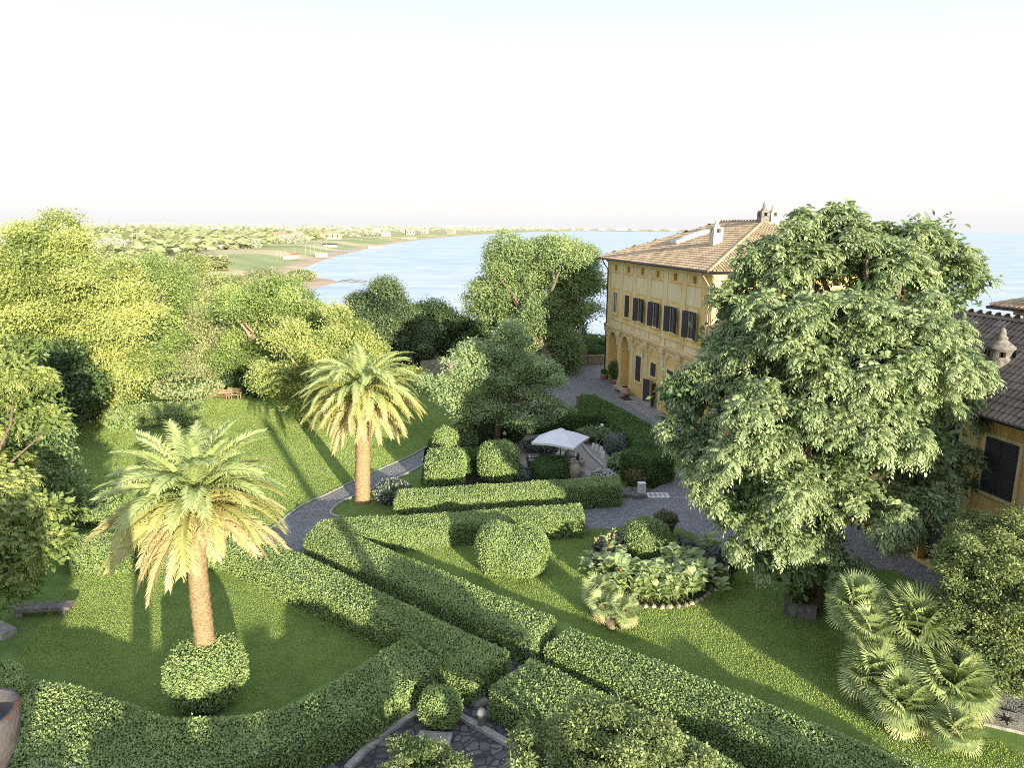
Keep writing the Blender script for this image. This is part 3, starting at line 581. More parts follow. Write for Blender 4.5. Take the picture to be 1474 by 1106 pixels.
def window(parent, y, z0, z1, hw, rec, mode, face='f', glass='glass'):
    """frame, pane and shutters of one window; face f = long facade, e = end facade"""
    T = (lambda x0, x1, y0, y1, z0, z1, mb: mb.box(x0, x1, y0, y1, z0, z1)) if face == 'f' else (lambda x0, x1, y0, y1, z0, z1, mb: mb.box(y0, y1, x0, x1, z0, z1))
    fr = MB(); s = .16
    for a, b, c, d in ((y-hw-s, y-hw, z0-.02, z1+s), (y+hw, y+hw+s, z0-.02, z1+s), (y-hw, y+hw, z1, z1+s)): T(-.055, .015, a, b, c, d, fr)
    T(-.12, .015, y-hw-s-.05, y+hw+s+.05, z0-.14, z0-.02, fr)
    f = fr.build('window', 'ochre_pale', parent)
    pm = MB(); T(rec-.05, rec-.02, y-hw, y+hw, z0, z1, pm); pm.build('pane', glass, f)
    mu = MB()
    for a, b, c, d in ((y-.03, y+.03, z0, z1), (y-hw, y-hw+.06, z0, z1), (y+hw-.06, y+hw, z0, z1), (y-hw, y+hw, z1-.06, z1), (y-hw, y+hw, z0, z0+.06), (y-hw, y+hw, (z0+z1)/2-.02, (z0+z1)/2+.02)): T(rec-.09, rec-.051, a, b, c, d, mu)
    mu.build('sash', 'shutter' if mode != 'none' else 'white_paint', f)
    if mode == 'open':
        for sg in (-1, 1):
            sh = MB(); y0 = y+sg*hw; an = math.radians(155 if sg > 0 else 150); wd = hw-.02
            if face == 'f': dx, dy = -math.sin(math.pi-an)*1., sg*math.cos(math.pi-an)
            else: dx, dy = -math.sin(math.pi-an), sg*math.cos(math.pi-an)
            p = np.array([-.06, y0]); q = p+np.array([dx, dy])*wd; t = np.array([-dy, dx])*.045*sg
            pts = [p, q, q+t, p+t]; v = [((a[0], a[1], z) if face == 'f' else (a[1], a[0], z)) for z in (z0, z1) for a in pts]
            sh.add(v, [(3, 2, 1, 0), (4, 5, 6, 7), (0, 1, 5, 4), (1, 2, 6, 5), (2, 3, 7, 6), (3, 0, 4, 7)]); nsl = 14   # slats
            for k in range(nsl):
                zz = z0+.1+(z1-z0-.2)*k/nsl; a = p+(q-p)*.1+t*1.05; b = p+(q-p)*.9+t*1.05; c = t/.045*.02
                vv = [a, b, b+c, a+c]; v = [((w_[0], w_[1], z) if face == 'f' else (w_[1], w_[0], z)) for z in (zz, zz+.05) for w_ in vv]; sh.add(v, [(4, 5, 6, 7), (0, 1, 5, 4), (2, 3, 7, 6), (1, 2, 6, 5), (3, 0, 4, 7)])
            sh.build('shutter', 'shutter', f)
    elif mode == 'closed':
        for sg in (-1, 1):
            sh = MB(); a, b = (y-hw, y-.01) if sg < 0 else (y+.01, y+hw); T(-.03, .02, a, b, z0, z1, sh)
            for k in range(14): zz = z0+.1+(z1-z0-.2)*k/14; T(-.045, -.03, a+.06, b-.06, zz, zz+.06, sh)
            sh.build('shutter', 'shutter', f)
    return f
for i, y in enumerate(BAY):
    window(villa, y, 6.9, 8.95, .62, .12, 'closed' if i in (1,) else ('none' if i == 0 else 'open'))
    at_ = MB(); at_.box(.32, .34, y-.3, y+.3, 11.06, 11.62); at_.build('attic_window', 'dark_void', villa)
    if i == 3: window(villa, y, 2.6, 3.76, .6, .25, 'closed')
    elif i > 1: window(villa, y, 1.48, 3.77, .65, .25, 'closed')
for x in (3.0, 6.4, 9.8, 13.):
    window(villa, x, 6.9, 8.95, .62, .3, 'open', 'e'); at_ = MB(); at_.box(x-.3, x+.3, .32, .34, 11.06, 11.62); at_.build('attic_window', 'dark_void', villa)
dr = MB(); dr.box(.3, .33, 9.65, 10.95, .12, 2.15); d0 = dr.build('door', 'dark_void', villa)
for a, b, s in ((9.63, 10.3, -1), (10.97, 11.6, 1)):
    lf = MB(); p, q = ((9.63, -.02), (9.2, -.5)) if s < 0 else ((10.97, -.02), (11.7, -.28)); lf.bar((p[1], p[0], 1.13), (q[1], q[0], 1.13), .05, 2.0); lf.build('door_leaf', 'shutter', d0)
cu = MB(); cu.box(.1, .14, 9.95, 10.3, .12, 2.0); cu.build('curtain', 'cushion', d0)
st = MB(); st.box(-.75, 0, 9.3, 11.3, 0, .1); st.box(-.4, 0, 9.5, 11.1, .1, .2); st.build('doorstep', 'stone', villa)
# roof
OV = .75; ez = 12.16; sl = (RZ-ez)/(VW/2+OV)
rf = MB(); E0, E1, S0, S1 = -OV, VW+OV, -OV, VL+OV; hw_ = VW/2+OV
A_, B_ = (VW/2, S0+hw_, RZ), (VW/2, S1-hw_, RZ); sn = math.hypot(1, sl)
tiles(rf, (E0, S1, ez), (0, -1, 0), (1/sn, 0, sl/sn), [(0, 0), (S1-S0, 0), (S1-S0-hw_, hw_*sn), (hw_, hw_*sn)], .26, .40)
tiles(rf, (E0, S0, ez), (1, 0, 0), (0, 1/sn, sl/sn), [(0, 0), (2*hw_, 0), (hw_, hw_*sn)], .26, .40)
tiles(rf, (E1, S0, ez), (0, 1, 0), (-1/sn, 0, sl/sn), [(0, 0), (S1-S0, 0), (S1-S0-hw_, hw_*sn), (hw_, hw_*sn)], .52, .80)
tiles(rf, (E1, S1, ez), (-1, 0, 0), (0, -1/sn, sl/sn), [(0, 0), (2*hw_, 0), (hw_, hw_*sn)], .52, .80)
for p, q in (((E0, S0, ez), A_), ((E1, S0, ez), A_), ((E0, S1, ez), B_), ((E1, S1, ez), B_), (A_, B_)): ridge_tiles(rf, p, q)
rf.box(E0+.03, E1-.03, S0+.03, S1-.03, ez-.05, ez-.012, 0, .2)
roof = rf.build('roof', 'roof_tile', villa, tint=True)
gt = MB()
for p, q in (((E0-.06, S0-.06, ez-.03), (E0-.06, S1+.06, ez-.03)), ((E0-.06, S0-.06, ez-.03), (E1+.06, S0-.06, ez-.03))): gt.tube([p, q], [.085, .085], 8)
gt.build('gutter', 'dark_metal', villa)
for q in (.35, VL-.35):
    dp = MB(); dp.tube([(E0, q, ez-.05), (E0+.1, q, ez-.35), (-.12, q, ez-1.1), (-.12, q, 5.8), (-.32, q, 5.5), (-.12, q, 5.2), (-.12, q, .1)], [.055]*7, 8); dp.build('downpipe', 'terracotta' if q < 1 else 'dark_metal', villa)
def chimney(x, y, ztop, wd=.85, mat='ochre_pale', parent=None):
    zr = ez+sl*(min(x-E0, y-S0, E1-x, S1-y)); c = MB(); h = wd/2; c.box(x-h, x+h, y-h, y+h, zr-.3, ztop-1.15)
    for i in (-1, 1):
        for j in (-1, 1): c.box(x+i*h*.72-.12, x+i*h*.72+.12, y+j*h*.72-.12, y+j*h*.72+.12, ztop-1.15, ztop-.85)
    c.box(x-h*.98, x+h*.98, y-h*.98, y+h*.98, ztop-.85, ztop-.72)
    c.lathe([(h*.7, ztop-.72), (h*.55, ztop-.55), (h*.28, ztop-.42), (h*.36, ztop-.34), (h*.25, ztop-.18), (h*.06, ztop)], (x, y, 0), 10)
    return c.build('chimney', mat, parent)
chimney(3.4, 6.9, 15.95, .8, 'chimney_stone', roof); chimney(8.0, 8.0, 17.3, .7, 'stone_dark', roof); chimney(9.1, 8.4, 17.3, .7, 'chimney_stone', roof)
sk = MB()                                    # long white skylight lying up the slope
def rp_(x, y, h): return (x - sl/sn*h, y, ez+sl*(x-E0)+h/sn)
v = [rp_(x, y, h) for h in (.05, .42) for x, y in ((3.0, 13.4), (5.6, 12.4), (5.6, 13.5), (3.0, 14.8))]; sk.add(v, [(4, 5, 6, 7), (0, 1, 5, 4), (1, 2, 6, 5), (2, 3, 7, 6), (3, 0, 4, 7)])
skl = sk.build('skylight', 'white_paint', roof)
v = [rp_(x, y, .44) for x, y in ((3.1, 13.6), (3.7, 13.35), (3.7, 14.3), (3.1, 14.6))]; MB().add(v, [(0, 1, 2, 3)]).build('pane', 'glass', skl)

# ================================================================== EAST WING (low building joining the villa towards the viewer) and corner house
wing = empty('wing_building', (14.7, 53.3, 0), -TH, 'low ochre wing with grey tiled roof behind the big tree', 'building')
WL, WE, WD = 30., 7.75, 7.2; wop = []; WY = [-3.2, -6.9, -10.6, -14.3, -18.0, -21.9, -24.9, -27.9]
for y in WY: wop += [(-y-.8, -y+.8, 4.55, 6.85, False, .3), (-y-.75, -y+.75, 0.1, 2.7, False, .5)]
mb = MB(); cut_wall(mb, WL, WE, wop, .3, lambda s, z, d: (d, -s, z)); mb.add([(0, -WL, 0), (WD, -WL, 0), (WD, -WL, WE), (WD/2, -WL, 11.1), (0, -WL, WE)], [(0, 1, 2, 3, 4)]); mb.add([(WD, 0, 0), (WD, -WL, 0), (WD, -WL, WE), (WD, 0, WE)], [(0, 1, 2, 3)])
mb.build('wall', 'ochre', wing)
for y in WY:
    w_ = window(wing, y, 4.55, 6.85, .8, .3, 'none', 'f', 'dark_void')
    sh = MB(); sh.box(-.06, -.01, y-.8, y-.02, 4.55, 6.85); sh.box(-.06, -.01, y+.02, y+.8, 4.55, 6.85)
    for k in range(16): sh.box(-.085, -.06, y-.74, y-.08, 4.65+k*.135, 4.71+k*.135); sh.box(-.085, -.06, y+.08, y+.74, 4.65+k*.135, 4.71+k*.135)
    sh.build('shutter', 'shutter', w_); dd = MB(); dd.box(.4, .44, y-.75, y+.75, .1, 2.7); dd.build('door', 'shutter', wing)
tr = MB(); tr.box(-.12, .02, -WL, 0, 3.55, 3.75); tr.box(-.2, .02, -WL, 0, WE-.22, WE-.02)
for y in [-.9]+[(WY[i]+WY[i+1])/2 for i in range(len(WY)-1)]: tr.box(-.07, .02, y-.32, y+.32, 0, 3.55); tr.box(-.06, .02, y-.3, y+.3, 3.75, WE-.22)
tr.build('cornice_trim', 'ochre_trim', wing)
rf = MB(); s2 = (11.1-WE)/(WD/2+.5); n2 = math.hypot(1, s2); LL = WL+.4
tiles(rf, (-.5, 0, WE), (0, -1, 0), (1/n2, 0, s2/n2), [(0, 0), (LL, 0), (LL, (WD/2+.5)*n2), (0, (WD/2+.5)*n2)], .26, .40)
tiles(rf, (WD+.5, -LL, WE), (0, 1, 0), (-1/n2, 0, s2/n2), [(0, 0), (LL, 0), (LL, (WD/2+.5)*n2), (0, (WD/2+.5)*n2)], .52, .8)
ridge_tiles(rf, (WD/2, 0, 11.1), (WD/2, -LL, 11.1), .17)
wr = rf.build('roof', 'roof_tile_grey', wing, tint=True)
gt = MB(); gt.tube([(-.56, 0, WE-.03), (-.56, -LL, WE-.03)], [.08, .08], 8); gt.build('gutter', 'dark_metal', wing)
q = atd(1441, 497, 31.5); rel = np.linalg.inv(np.array(Matrix.Rotation(-TH, 3, 'Z')))@(q-np.array([14.7, 53.3, 0])); x, y = rel[0], rel[1]
ch = MB(); ch.lathe([(.62, q[2]-1.6), (.62, q[2]-.45), (.60, q[2]-.1), (.70, q[2]-.05), (.72, q[2]+.05), (.5, q[2]+.22), (.26, q[2]+.42), (.3, q[2]+.5), (.2, q[2]+.62), (.13, q[2]+.95), (.03, q[2]+1.05)], (x, y, 0), 12)
for k in range(6): a = k*math.pi/3; ch.box(x+.6*math.cos(a)-.08, x+.6*math.cos(a)+.08, y+.6*math.sin(a)-.08, y+.6*math.sin(a)+.08, q[2]-.42, q[2]-.16, 1)
cz_ = ch.build('chimney', ['stone_dark', 'dark_void'], wr); cz_.scale = (.82, .82, .82); cz_.location = (x*.18, y*.18, (q[2]-.6)*.18)

hx, hy = atd(1492, 640, 24.)[:2]
house = empty('corner_house', (hx, hy, 0), -TH, 'corner of an ochre house with moulded pilaster and cornice at the right edge', 'building')
mb = MB(); mb.box(0, 5, -5, 0, 0, 9.2); mb.build('wall', 'ochre', house)
tr = MB()
for y0 in (-.75, -4.6): tr.box(-.12, .01, y0, y0+.62, 6.0, 8.6); tr.box(-.2, .01, y0-.08, y0+.7, 5.6, 6.0); tr.box(-.16, .01, y0-.03, y0+.66, 0, 4.8)
for z0, z1, d in ((4.8, 5.0, .22), (5.0, 5.25, .42), (5.25, 5.6, .30), (4.3, 4.45, .2), (8.6, 8.85, .15), (8.85, 9.15, .25)): tr.box(-d, .02, -5-.01, d-.02, z0, z1)
tr.build('cornice_trim', 'ochre_trim', house)
mb = MB(); mb.box(-.3, 5.3, -5.3, .3, 9.201, 9.45); mb.build('roof', 'roof_tile', house)
dp = MB(); dp.tube([(-.2, -.95, 9.1), (-.2, -.95, .1)], [.06, .06], 8); dp.build('downpipe', 'terracotta', house)
window(house, -2.6, 6.2, 8.2, .7, .01, 'closed')
ov = 1.0; q = atd(1425, 441, 37.); z3 = q[2]; Rm = np.array(Matrix.Rotation(-TH, 3, 'Z')); hp = q-Rm@np.array([-ov, ov, 0])
tower = empty('tiled_house_block', (hp[0], hp[1], 0), -TH, 'taller block with sunlit tile eave rising behind the east wing ridge at the right edge', 'building')
mb = MB(); mb.box(0, 8, -8, 0, 0, z3-.06); mb.build('wall', 'ochre', tower)
tr = MB(); tr.box(-.3, 8.3, -8.3, .3, z3-.35, z3-.061); tr.build('cornice_trim', 'ochre_trim', tower)
rf = MB(); s3 = .36; n3 = math.hypot(1, s3); hh = 4+ov; D8 = 8+ov
for o_, ex, ey in (((-ov, ov, z3), (0, -1, 0), (1/n3, 0, s3/n3)), ((D8, ov, z3), (-1, 0, 0), (0, -1/n3, s3/n3)), ((-ov, -D8, z3), (1, 0, 0), (0, 1/n3, s3/n3)), ((D8, -D8, z3), (0, 1, 0), (-1/n3, 0, s3/n3))):
    tiles(rf, o_, ex, ey, [(0, 0), (2*hh, 0), (hh, hh*n3)], .28, .42)
for p in ((-ov, ov, z3), (D8, ov, z3), (-ov, -D8, z3), (D8, -D8, z3)): ridge_tiles(rf, p, (4, -4, z3+hh*s3), .17)
rf.box(-ov+.03, D8-.03, -D8+.03, ov-.03, z3-.06, z3-.01, 0, .15)
rf.build('roof', 'roof_tile', tower, tint=True)
gt = MB(); gt.tube([(-ov-.07, -D8, z3-.04), (-ov-.07, ov+.07, z3-.04), (D8, ov+.07, z3-.04)], [.085]*3, 8); gt.build('gutter', 'dark_metal', tower)

# ================================================================== CASTLE (unseen behind the viewpoint, stepped heights shaped to throw the foreground shadows)
def cbox(mb, u0, u1, v0, v1, z0, z1):
    q = [uv(u0, v0), uv(u0, v1), uv(u1, v1), uv(u1, v0)]; vs = [(*p, z) for z in (z0, z1) for p in q]
    mb.add(vs, [(0, 1, 2, 3), (7, 6, 5, 4), (0, 4, 5, 1), (1, 5, 6, 2), (2, 6, 7, 3), (3, 7, 4, 0)])
cs = MB(); CAST = [(-40, -4, 12.5), (-4, 5, 6.6), (5, 10, 5.6), (10, 17, 5.15), (17, 31, 2.9), (36.9, 60, 19.5)]  # unseen wall strips, each height set for where its shadow ends
for v0, v1, h in CAST:
    cbox(cs, -9, -6, v0, v1, 0, h-.35)
    v = v0
    while v < v1-.8: cbox(cs, -6.6, -6, v, v+1.0, h-.35, h); v += 1.5
tag(cs.build('shadow_rampart', 'castle_stone'), 'unseen castle rampart behind the viewpoint, heights shaped to shade the garden', 'unseen wall')
tm = MB(); q = uv(-7.3, 7.3); tm.lathe([(.34, 5.), (.30, 9.), (.28, 12.2), (.42, 12.4), (.3, 12.7), (.02, 13.6)], (q[0], q[1], 0), 8, smooth=False)  # unseen, added to throw the thin shadow band across the lawns
tag(tm.build('shadow_pinnacle', 'castle_stone'), 'slim unseen pinnacle behind the viewpoint, added for its thin shadow', 'pinnacle')
up = atd(-40, 1060, 4.5); bz = up[2]
pl = MB(); pl.box(-.26, .26, -.26, .26, 0, bz-.75); pl.box(-.34, .34, -.34, .34, bz-.75, bz-.62)
p_ = pl.build('stone_pier', 'stone'); p_.location = (up[0], up[1], 0); tag(p_, 'pale stone pier carrying the urn at the lower left corner', 'pier')
ur = MB(); ur.lathe([(.16, -.62), (.18, -.56), (.08, -.5), (.09, -.42), (.22, -.30), (.30, -.12), (.335, .05), (.35, .16), (.345, .20), (.30, .20), (.26, .05), (.1, -.1)], (0, 0, 0), 28)
u_ = ur.build('garden_urn', surf('urn_clay', [(.15, .055, .03), (.085, .078, .075), (.11, .10, .10)], 3.5, .8, .3, low=.36, high=.55).name, loc=up); tag(u_, 'weathered terracotta urn close to the viewer at the lower left corner', 'urn')
u_.scale = (.86, .86, .86)
# ================================================================== HEDGES AND TOPIARY
hedge('long clipped hedge from the palm lawn down to the courtyard, left of the narrow gap', [(338, 757), (440, 799), (500, 829), (734, 939), (677, 974), (636, 952), (587, 913), (500, 872), (400, 826), (322, 789)], 1.1)
hedge('low clipped hedge behind the near palm on the left', [(96, 772), (220, 766), (330, 757), (318, 788), (100, 794)], 1.1)
hedge('long clipped hedge right of the narrow gap, beside the big topiary', [(457, 751), (511, 771), (640, 824), (800, 890), (772, 925), (640, 869), (500, 803), (438, 776)], 1.1)
hedge('straight clipped hedge joining the long hedge tip to the cobbled drive', [(459, 749), (640, 738), (836, 725), (841, 744), (640, 757), (513, 770)], 1.1)
hedge('straight clipped hedge in front of the topiary domes and gravel court', [(572, 706), (891, 685), (894, 700), (568, 722)], 1.2)
hedge('long shaded hedge along the right lawn running out of the bottom edge', [(820, 903), (940, 948), (1340, 1106), (1480, 1165), (1380, 1175), (1152, 1088), (940, 1005), (786, 930)], 1.1)
hedge('shaded hedge starting at the courtyard, lowest of the diagonal hedges', [(766, 948), (860, 993), (1000, 1064), (1120, 1130), (1020, 1165), (860, 1070), (748, 1016), (706, 988)], 1.1)
hedge('broad curving hedge wrapping the palm lawn at the bottom left', [(585, 915), (546, 939), (508, 963), (454, 996), (400, 1021), (339, 1030), (271, 1034), (236, 1031), (176, 1009), (136, 996), (95, 984), (10, 976), (-80, 1000), (-80, 1200), (150, 1185), (300, 1122), (400, 1076), (495, 1045), (536, 1023), (590, 982), (634, 953)], 1.1)
hedge('short sunlit hedge stub at the left edge above the urn', [(-60, 950), (20, 950), (36, 962), (36, 985), (-60, 985)], 1.5, z0=0)
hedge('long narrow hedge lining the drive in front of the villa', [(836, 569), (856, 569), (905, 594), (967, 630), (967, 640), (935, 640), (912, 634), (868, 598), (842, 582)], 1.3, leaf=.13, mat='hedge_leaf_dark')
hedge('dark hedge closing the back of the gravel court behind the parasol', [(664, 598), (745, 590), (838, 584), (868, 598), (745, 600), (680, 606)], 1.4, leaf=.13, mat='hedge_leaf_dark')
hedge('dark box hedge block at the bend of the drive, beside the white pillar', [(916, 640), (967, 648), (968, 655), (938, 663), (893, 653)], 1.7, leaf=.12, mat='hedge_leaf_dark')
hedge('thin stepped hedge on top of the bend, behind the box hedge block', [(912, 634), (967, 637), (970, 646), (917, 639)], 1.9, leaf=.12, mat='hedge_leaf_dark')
hedge('clipped hedge along the lawn side of the shrub bed, rising behind the far palm', [(618, 634), (660, 608), (668, 603), (676, 607), (640, 633), (622, 643)], 1.1, leaf=.13, mat='hedge_leaf_dark')
hedge('low flat hedge between the drum and the dome topiary', [(655, 645), (694, 645), (694, 656), (655, 656)], 1.3, leaf=.12, mat='hedge_leaf_dark')
hedge('low sunlit sloping hedge at the far end of the left lawn', [(150, 586), (215, 581), (290, 576), (290, 586), (268, 597), (155, 603)], 1.0, leaf=.15)
hedge('tall dark hedge beside the sea terrace left of the villa', [(818, 478), (872, 484), (872, 491), (818, 485)], 1.6, leaf=.2, mat='hedge_leaf_dark')
b = at(295, 965, 1.15)
topiary('round clipped bush around the foot of the near palm', b*[1, 1, 0], (1.2, 1.2), 2.15, e1=2, e2=2.3)
c = at(735, 822); topiary('large clipped topiary mound on the middle lawn with a flat shoulder', c+[.35, 0, 0], (1.3, 1.3), 1.9, e1=2.3, e2=2.8, extra=[(np.array([-1.0, .1]), (.9, 1.15), 2.1)])
topiary('squared drum topiary by the drive with a sunlit face', at(641, 696), (1.12, 1.1), 1.95, e1=5, e2=6, leaf=.11)
topiary('small dome rising behind the drum topiary', at(639, 672)+[0, 1.2, 0], (.85, .8), 2.3, leaf=.11)
topiary('rounded dome topiary, half in sun, between drum and gravel court', at(717, 690), (1.22, 1.2), 2.3, e1=2.4, e2=3., leaf=.11)
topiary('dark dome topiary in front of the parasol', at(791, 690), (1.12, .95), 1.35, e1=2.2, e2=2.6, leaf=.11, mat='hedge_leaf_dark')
topiary('small ball on a stem behind the drum topiary', at(635, 650)+[0, 0, .75], (.4, .4), .8, leaf=.11)
topiary('small clipped cube under the left trees', at(138, 752), (.95, .95), 1.55, e1=4, e2=5, leaf=.11)
topiary('small round bush standing at the courtyard hedge corner', at(633, 1042), (.63, .6), 1.15, leaf=.075, mat='hedge_leaf')
topiary('clipped ball in the middle of the canna bed', at(928, 806), (1.1, 1.1), 2.0, leaf=.08, mat='hedge_leaf')
topiary('rounded green shrub left of the leaning garden tree', at(661, 650), (1.25, 1.1), 1.7, leaf=.18, mat='leaf_mid', name='garden_shrub', cat='shrub')
topiary('dark blue-green shrub at the foot of the leaning garden tree', at(692, 640), (1.5, 1.2), 2.6, leaf=.15, mat='leaf_pine', name='garden_shrub', cat='shrub')
topiary('brownish rounded shrub right of the leaning garden tree', at(737, 636), (1.0, 1.0), 2.6, leaf=.15, mat='hedge_leaf_dark', name='garden_shrub', cat='shrub')
topiary('pale variegated round shrub on the villa side of the gravel court', at(887, 652), (.8, .8), 1.3, leaf=.12, mat='leaf_silver', name='garden_shrub', cat='shrub')
topiary('low grassy shrub beside the row of small white markers', at(900, 676), (1.1, 1.0), .9, leaf=.2, mat='leaf_mid', name='garden_shrub', cat='shrub')
topiary('low green shrub behind the parasol edge', at(858, 636), (1.4, .9), 1., leaf=.2, mat='leaf_mid', name='garden_shrub', cat='shrub')
topiary('low silvery shrub on the grass tip beside the upright palm', at(566, 722), (1.0, .9), 1.15, leaf=.15, mat='leaf_silver', name='garden_shrub', cat='shrub')
topiary('white flowering plant at the end of the long front hedge', at(866, 697), (.95, .6), .8, leaf=.14, mat='white_bloom', name='garden_shrub', cat='shrub')
topiary('reddish autumn shrub behind the white pillar', at(914, 704), (.55, .5), 1.1, leaf=.15, mat='autumn_leaf', name='garden_shrub', cat='shrub')
topiary('grey lavender tuft between the two dome topiaries', at(752, 690), (.6, .6), .7, leaf=.14, mat='leaf_silver', name='garden_shrub', cat='shrub')
topiary('blue-green rosemary behind the patio armchairs', at(782, 651), (1.5, .6), .9, leaf=.15, mat='leaf_silver', name='garden_shrub', cat='shrub')
topiary('dome shrub on the terrace wall left of the villa', at(836, 516)+[0, 0, .4], (1.9, 1.5), 2.1, leaf=.2, mat='hedge_leaf_dark', name='garden_shrub', cat='shrub')
topiary('smaller dome shrub between terrace wall and villa', at(853, 521)+[0, 0, .2], (1.4, 1.2), 1.7, leaf=.2, mat='hedge_leaf_dark', name='garden_shrub', cat='shrub')
topiary('soft green mound at the far edge of the left lawn behind the bench', at(272, 574), (2.9, 2.2), 1.9, leaf=.22, mat='leaf_scrub', name='garden_shrub', cat='shrub')
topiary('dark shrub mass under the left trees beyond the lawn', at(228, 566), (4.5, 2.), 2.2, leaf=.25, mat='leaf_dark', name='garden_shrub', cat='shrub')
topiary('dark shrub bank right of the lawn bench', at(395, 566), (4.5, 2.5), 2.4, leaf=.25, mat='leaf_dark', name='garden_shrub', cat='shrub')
# ================================================================== TREES
def T(label, base, lobes, leaf, cover, clump, mat, **kw):
    tree(label, base if len(base) == 3 else at(*base), px_lobes(lobes), leaf, cover, clump, mat, **kw)
T('tall golden-lit tree at the left, highest crown against the sky', (118, 604), [(75, 350, 50, 36, 57), (40, 430, 85, 60, 56), (130, 415, 75, 60, 57), (70, 510, 90, 60, 57), (175, 470, 45, 60, 56), (160, 530, 40, 36, 56), (-20, 500, 60, 80, 56), (110, 570, 60, 40, 58)], .21, 1.2, 1.2, 'leaf_gold', r0=.5, bark='bark_pale')
T('airy tree with bare pale limbs right of the tall golden tree', (213, 558), [(212, 396, 40, 20, 66), (185, 425, 25, 26, 66), (240, 430, 28, 25, 66), (228, 480, 38, 30, 65), (212, 520, 30, 28, 64)], .20, .9, 1.0, 'leaf_lime', r0=.5, bark='bark_pale', fork=.55)
T('dense evenly leaved mound tree beyond the lawn', (290, 566), [(285, 500, 52, 48, 69), (262, 520, 32, 35, 68), (318, 515, 30, 40, 69)], .20, 1.5, 1.0, 'leaf_scrub', r0=.4)
T('spreading tree with sunlit limbs and a dark underside in the middle distance', (372, 560), [(395, 428, 40, 30, 66), (345, 455, 42, 28, 66), (420, 465, 42, 32, 66), (375, 490, 42, 30, 67), (400, 525, 45, 26, 68), (440, 470, 26, 24, 67), (340, 520, 28, 20, 67)], .20, 1.0, 1.1, 'leaf_lime', r0=.5, bark='bark_pale')
T('low golden tree leaning over the lawn behind the far palm', (470, 600), [(440, 495, 45, 26, 58), (490, 480, 38, 28, 58), (395, 545, 36, 18, 55), (470, 540, 50, 30, 57), (430, 575, 45, 20, 56), (600, 550, 22, 14, 55), (520, 520, 36, 30, 58)], .19, .95, .95, 'leaf_gold', r0=.35, bark='bark_pale')
T('feathery dark evergreen in front of the sea', (560, 540), [(556, 452, 40, 40, 76), (548, 495, 48, 40, 75), (590, 500, 30, 38, 76)], .22, 1.7, 1.2, 'leaf_pine', r0=.3, name='evergreen_tree')
T('yellow-lit tamarisk left of the dark evergreen', (520, 530), [(522, 455, 20, 26, 80), (500, 478, 24, 20, 80)], .22, 1.2, 1.0, 'leaf_tamarisk', r0=.25, name='tamarisk_tree')
T('rounded dark shrub tree right of the evergreen, below the sea', (625, 535), [(618, 475, 36, 30, 80), (655, 482, 36, 26, 80), (640, 512, 55, 26, 79), (690, 500, 30, 30, 80)], .24, 1.6, 1.2, 'leaf_dark', r0=.25, name='evergreen_tree')
T('full-crowned tree standing before the sea next to the villa', (792, 546), [(745, 372, 36, 34, 80), (800, 385, 45, 34, 80), (838, 395, 30, 36, 80), (715, 400, 26, 30, 79), (720, 440, 40, 34, 79), (770, 430, 50, 45, 80), (825, 435, 32, 34, 81), (780, 480, 50, 36, 80), (765, 462, 42, 34, 78), (795, 515, 42, 34, 78.5), (755, 512, 48, 28, 79), (720, 505, 34, 26, 79), (728, 475, 38, 28, 79), (800, 520, 30, 26, 80)], .24, 1.05, 1.25, 'leaf_mid', r0=.55)
T('leaning soft-green garden tree beside the gravel court', (714, 646), [(740, 485, 30, 16, 50), (712, 508, 45, 16, 50), (672, 522, 30, 13, 49), (632, 552, 24, 9, 49), (690, 545, 48, 15, 49), (752, 530, 45, 18, 50), (790, 545, 30, 16, 50), (790, 588, 36, 13, 49), (660, 575, 30, 11, 49), (745, 570, 46, 14, 50), (690, 590, 34, 11, 48.5), (760, 606, 40, 9, 48.5), (668, 602, 26, 9, 48.5)], .17, .85, .6, 'leaf_soft', r0=.28, fork=.45)
T('olive tamarisk behind the spreading tree, lower of the two', (262, 500), [(262, 428, 44, 24, 95), (232, 440, 36, 28, 94)], .26, 1.4, 1.1, 'leaf_tamarisk', r0=.3, name='tamarisk_tree')
T('round olive tamarisk with a smooth crown beyond the garden trees', (325, 480), [(322, 424, 40, 26, 105), (352, 436, 32, 26, 105)], .28, 1.4, 1.1, 'leaf_tamarisk', r0=.3, name='tamarisk_tree')
T('dome-shaped grey-green bush tree standing highest behind the tamarisks', (274, 440), [(272, 386, 26, 15, 150)], .34, 1.6, 1.0, 'leaf_tamarisk', r0=.3, name='tamarisk_tree')
T('yellowing shrub tree at the cliff edge near the beach', (400, 470), [(385, 412, 26, 16, 110), (420, 440, 24, 16, 110), (448, 458, 28, 14, 100)], .28, 1.2, 1.4, 'leaf_scrub', r0=.25, name='tamarisk_tree')
T('olive shrub tree left of the beach path', (480, 500), [(475, 478, 36, 22, 92), (440, 485, 36, 22, 90), (515, 490, 36, 24, 88)], .26, 1.4, 1.3, 'leaf_tamarisk', r0=.25, name='tamarisk_tree')
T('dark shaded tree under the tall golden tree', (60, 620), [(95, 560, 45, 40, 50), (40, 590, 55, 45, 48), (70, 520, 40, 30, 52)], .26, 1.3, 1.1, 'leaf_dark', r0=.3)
T('tall shaded conifer-like tree at the left edge below the golden branch', (30, 790), [(45, 640, 50, 40, 36), (30, 700, 60, 45, 35), (10, 760, 60, 50, 34), (70, 690, 34, 30, 36), (-40, 680, 50, 80, 35)], .19, 1.2, .8, 'leaf_mid', r0=.35)
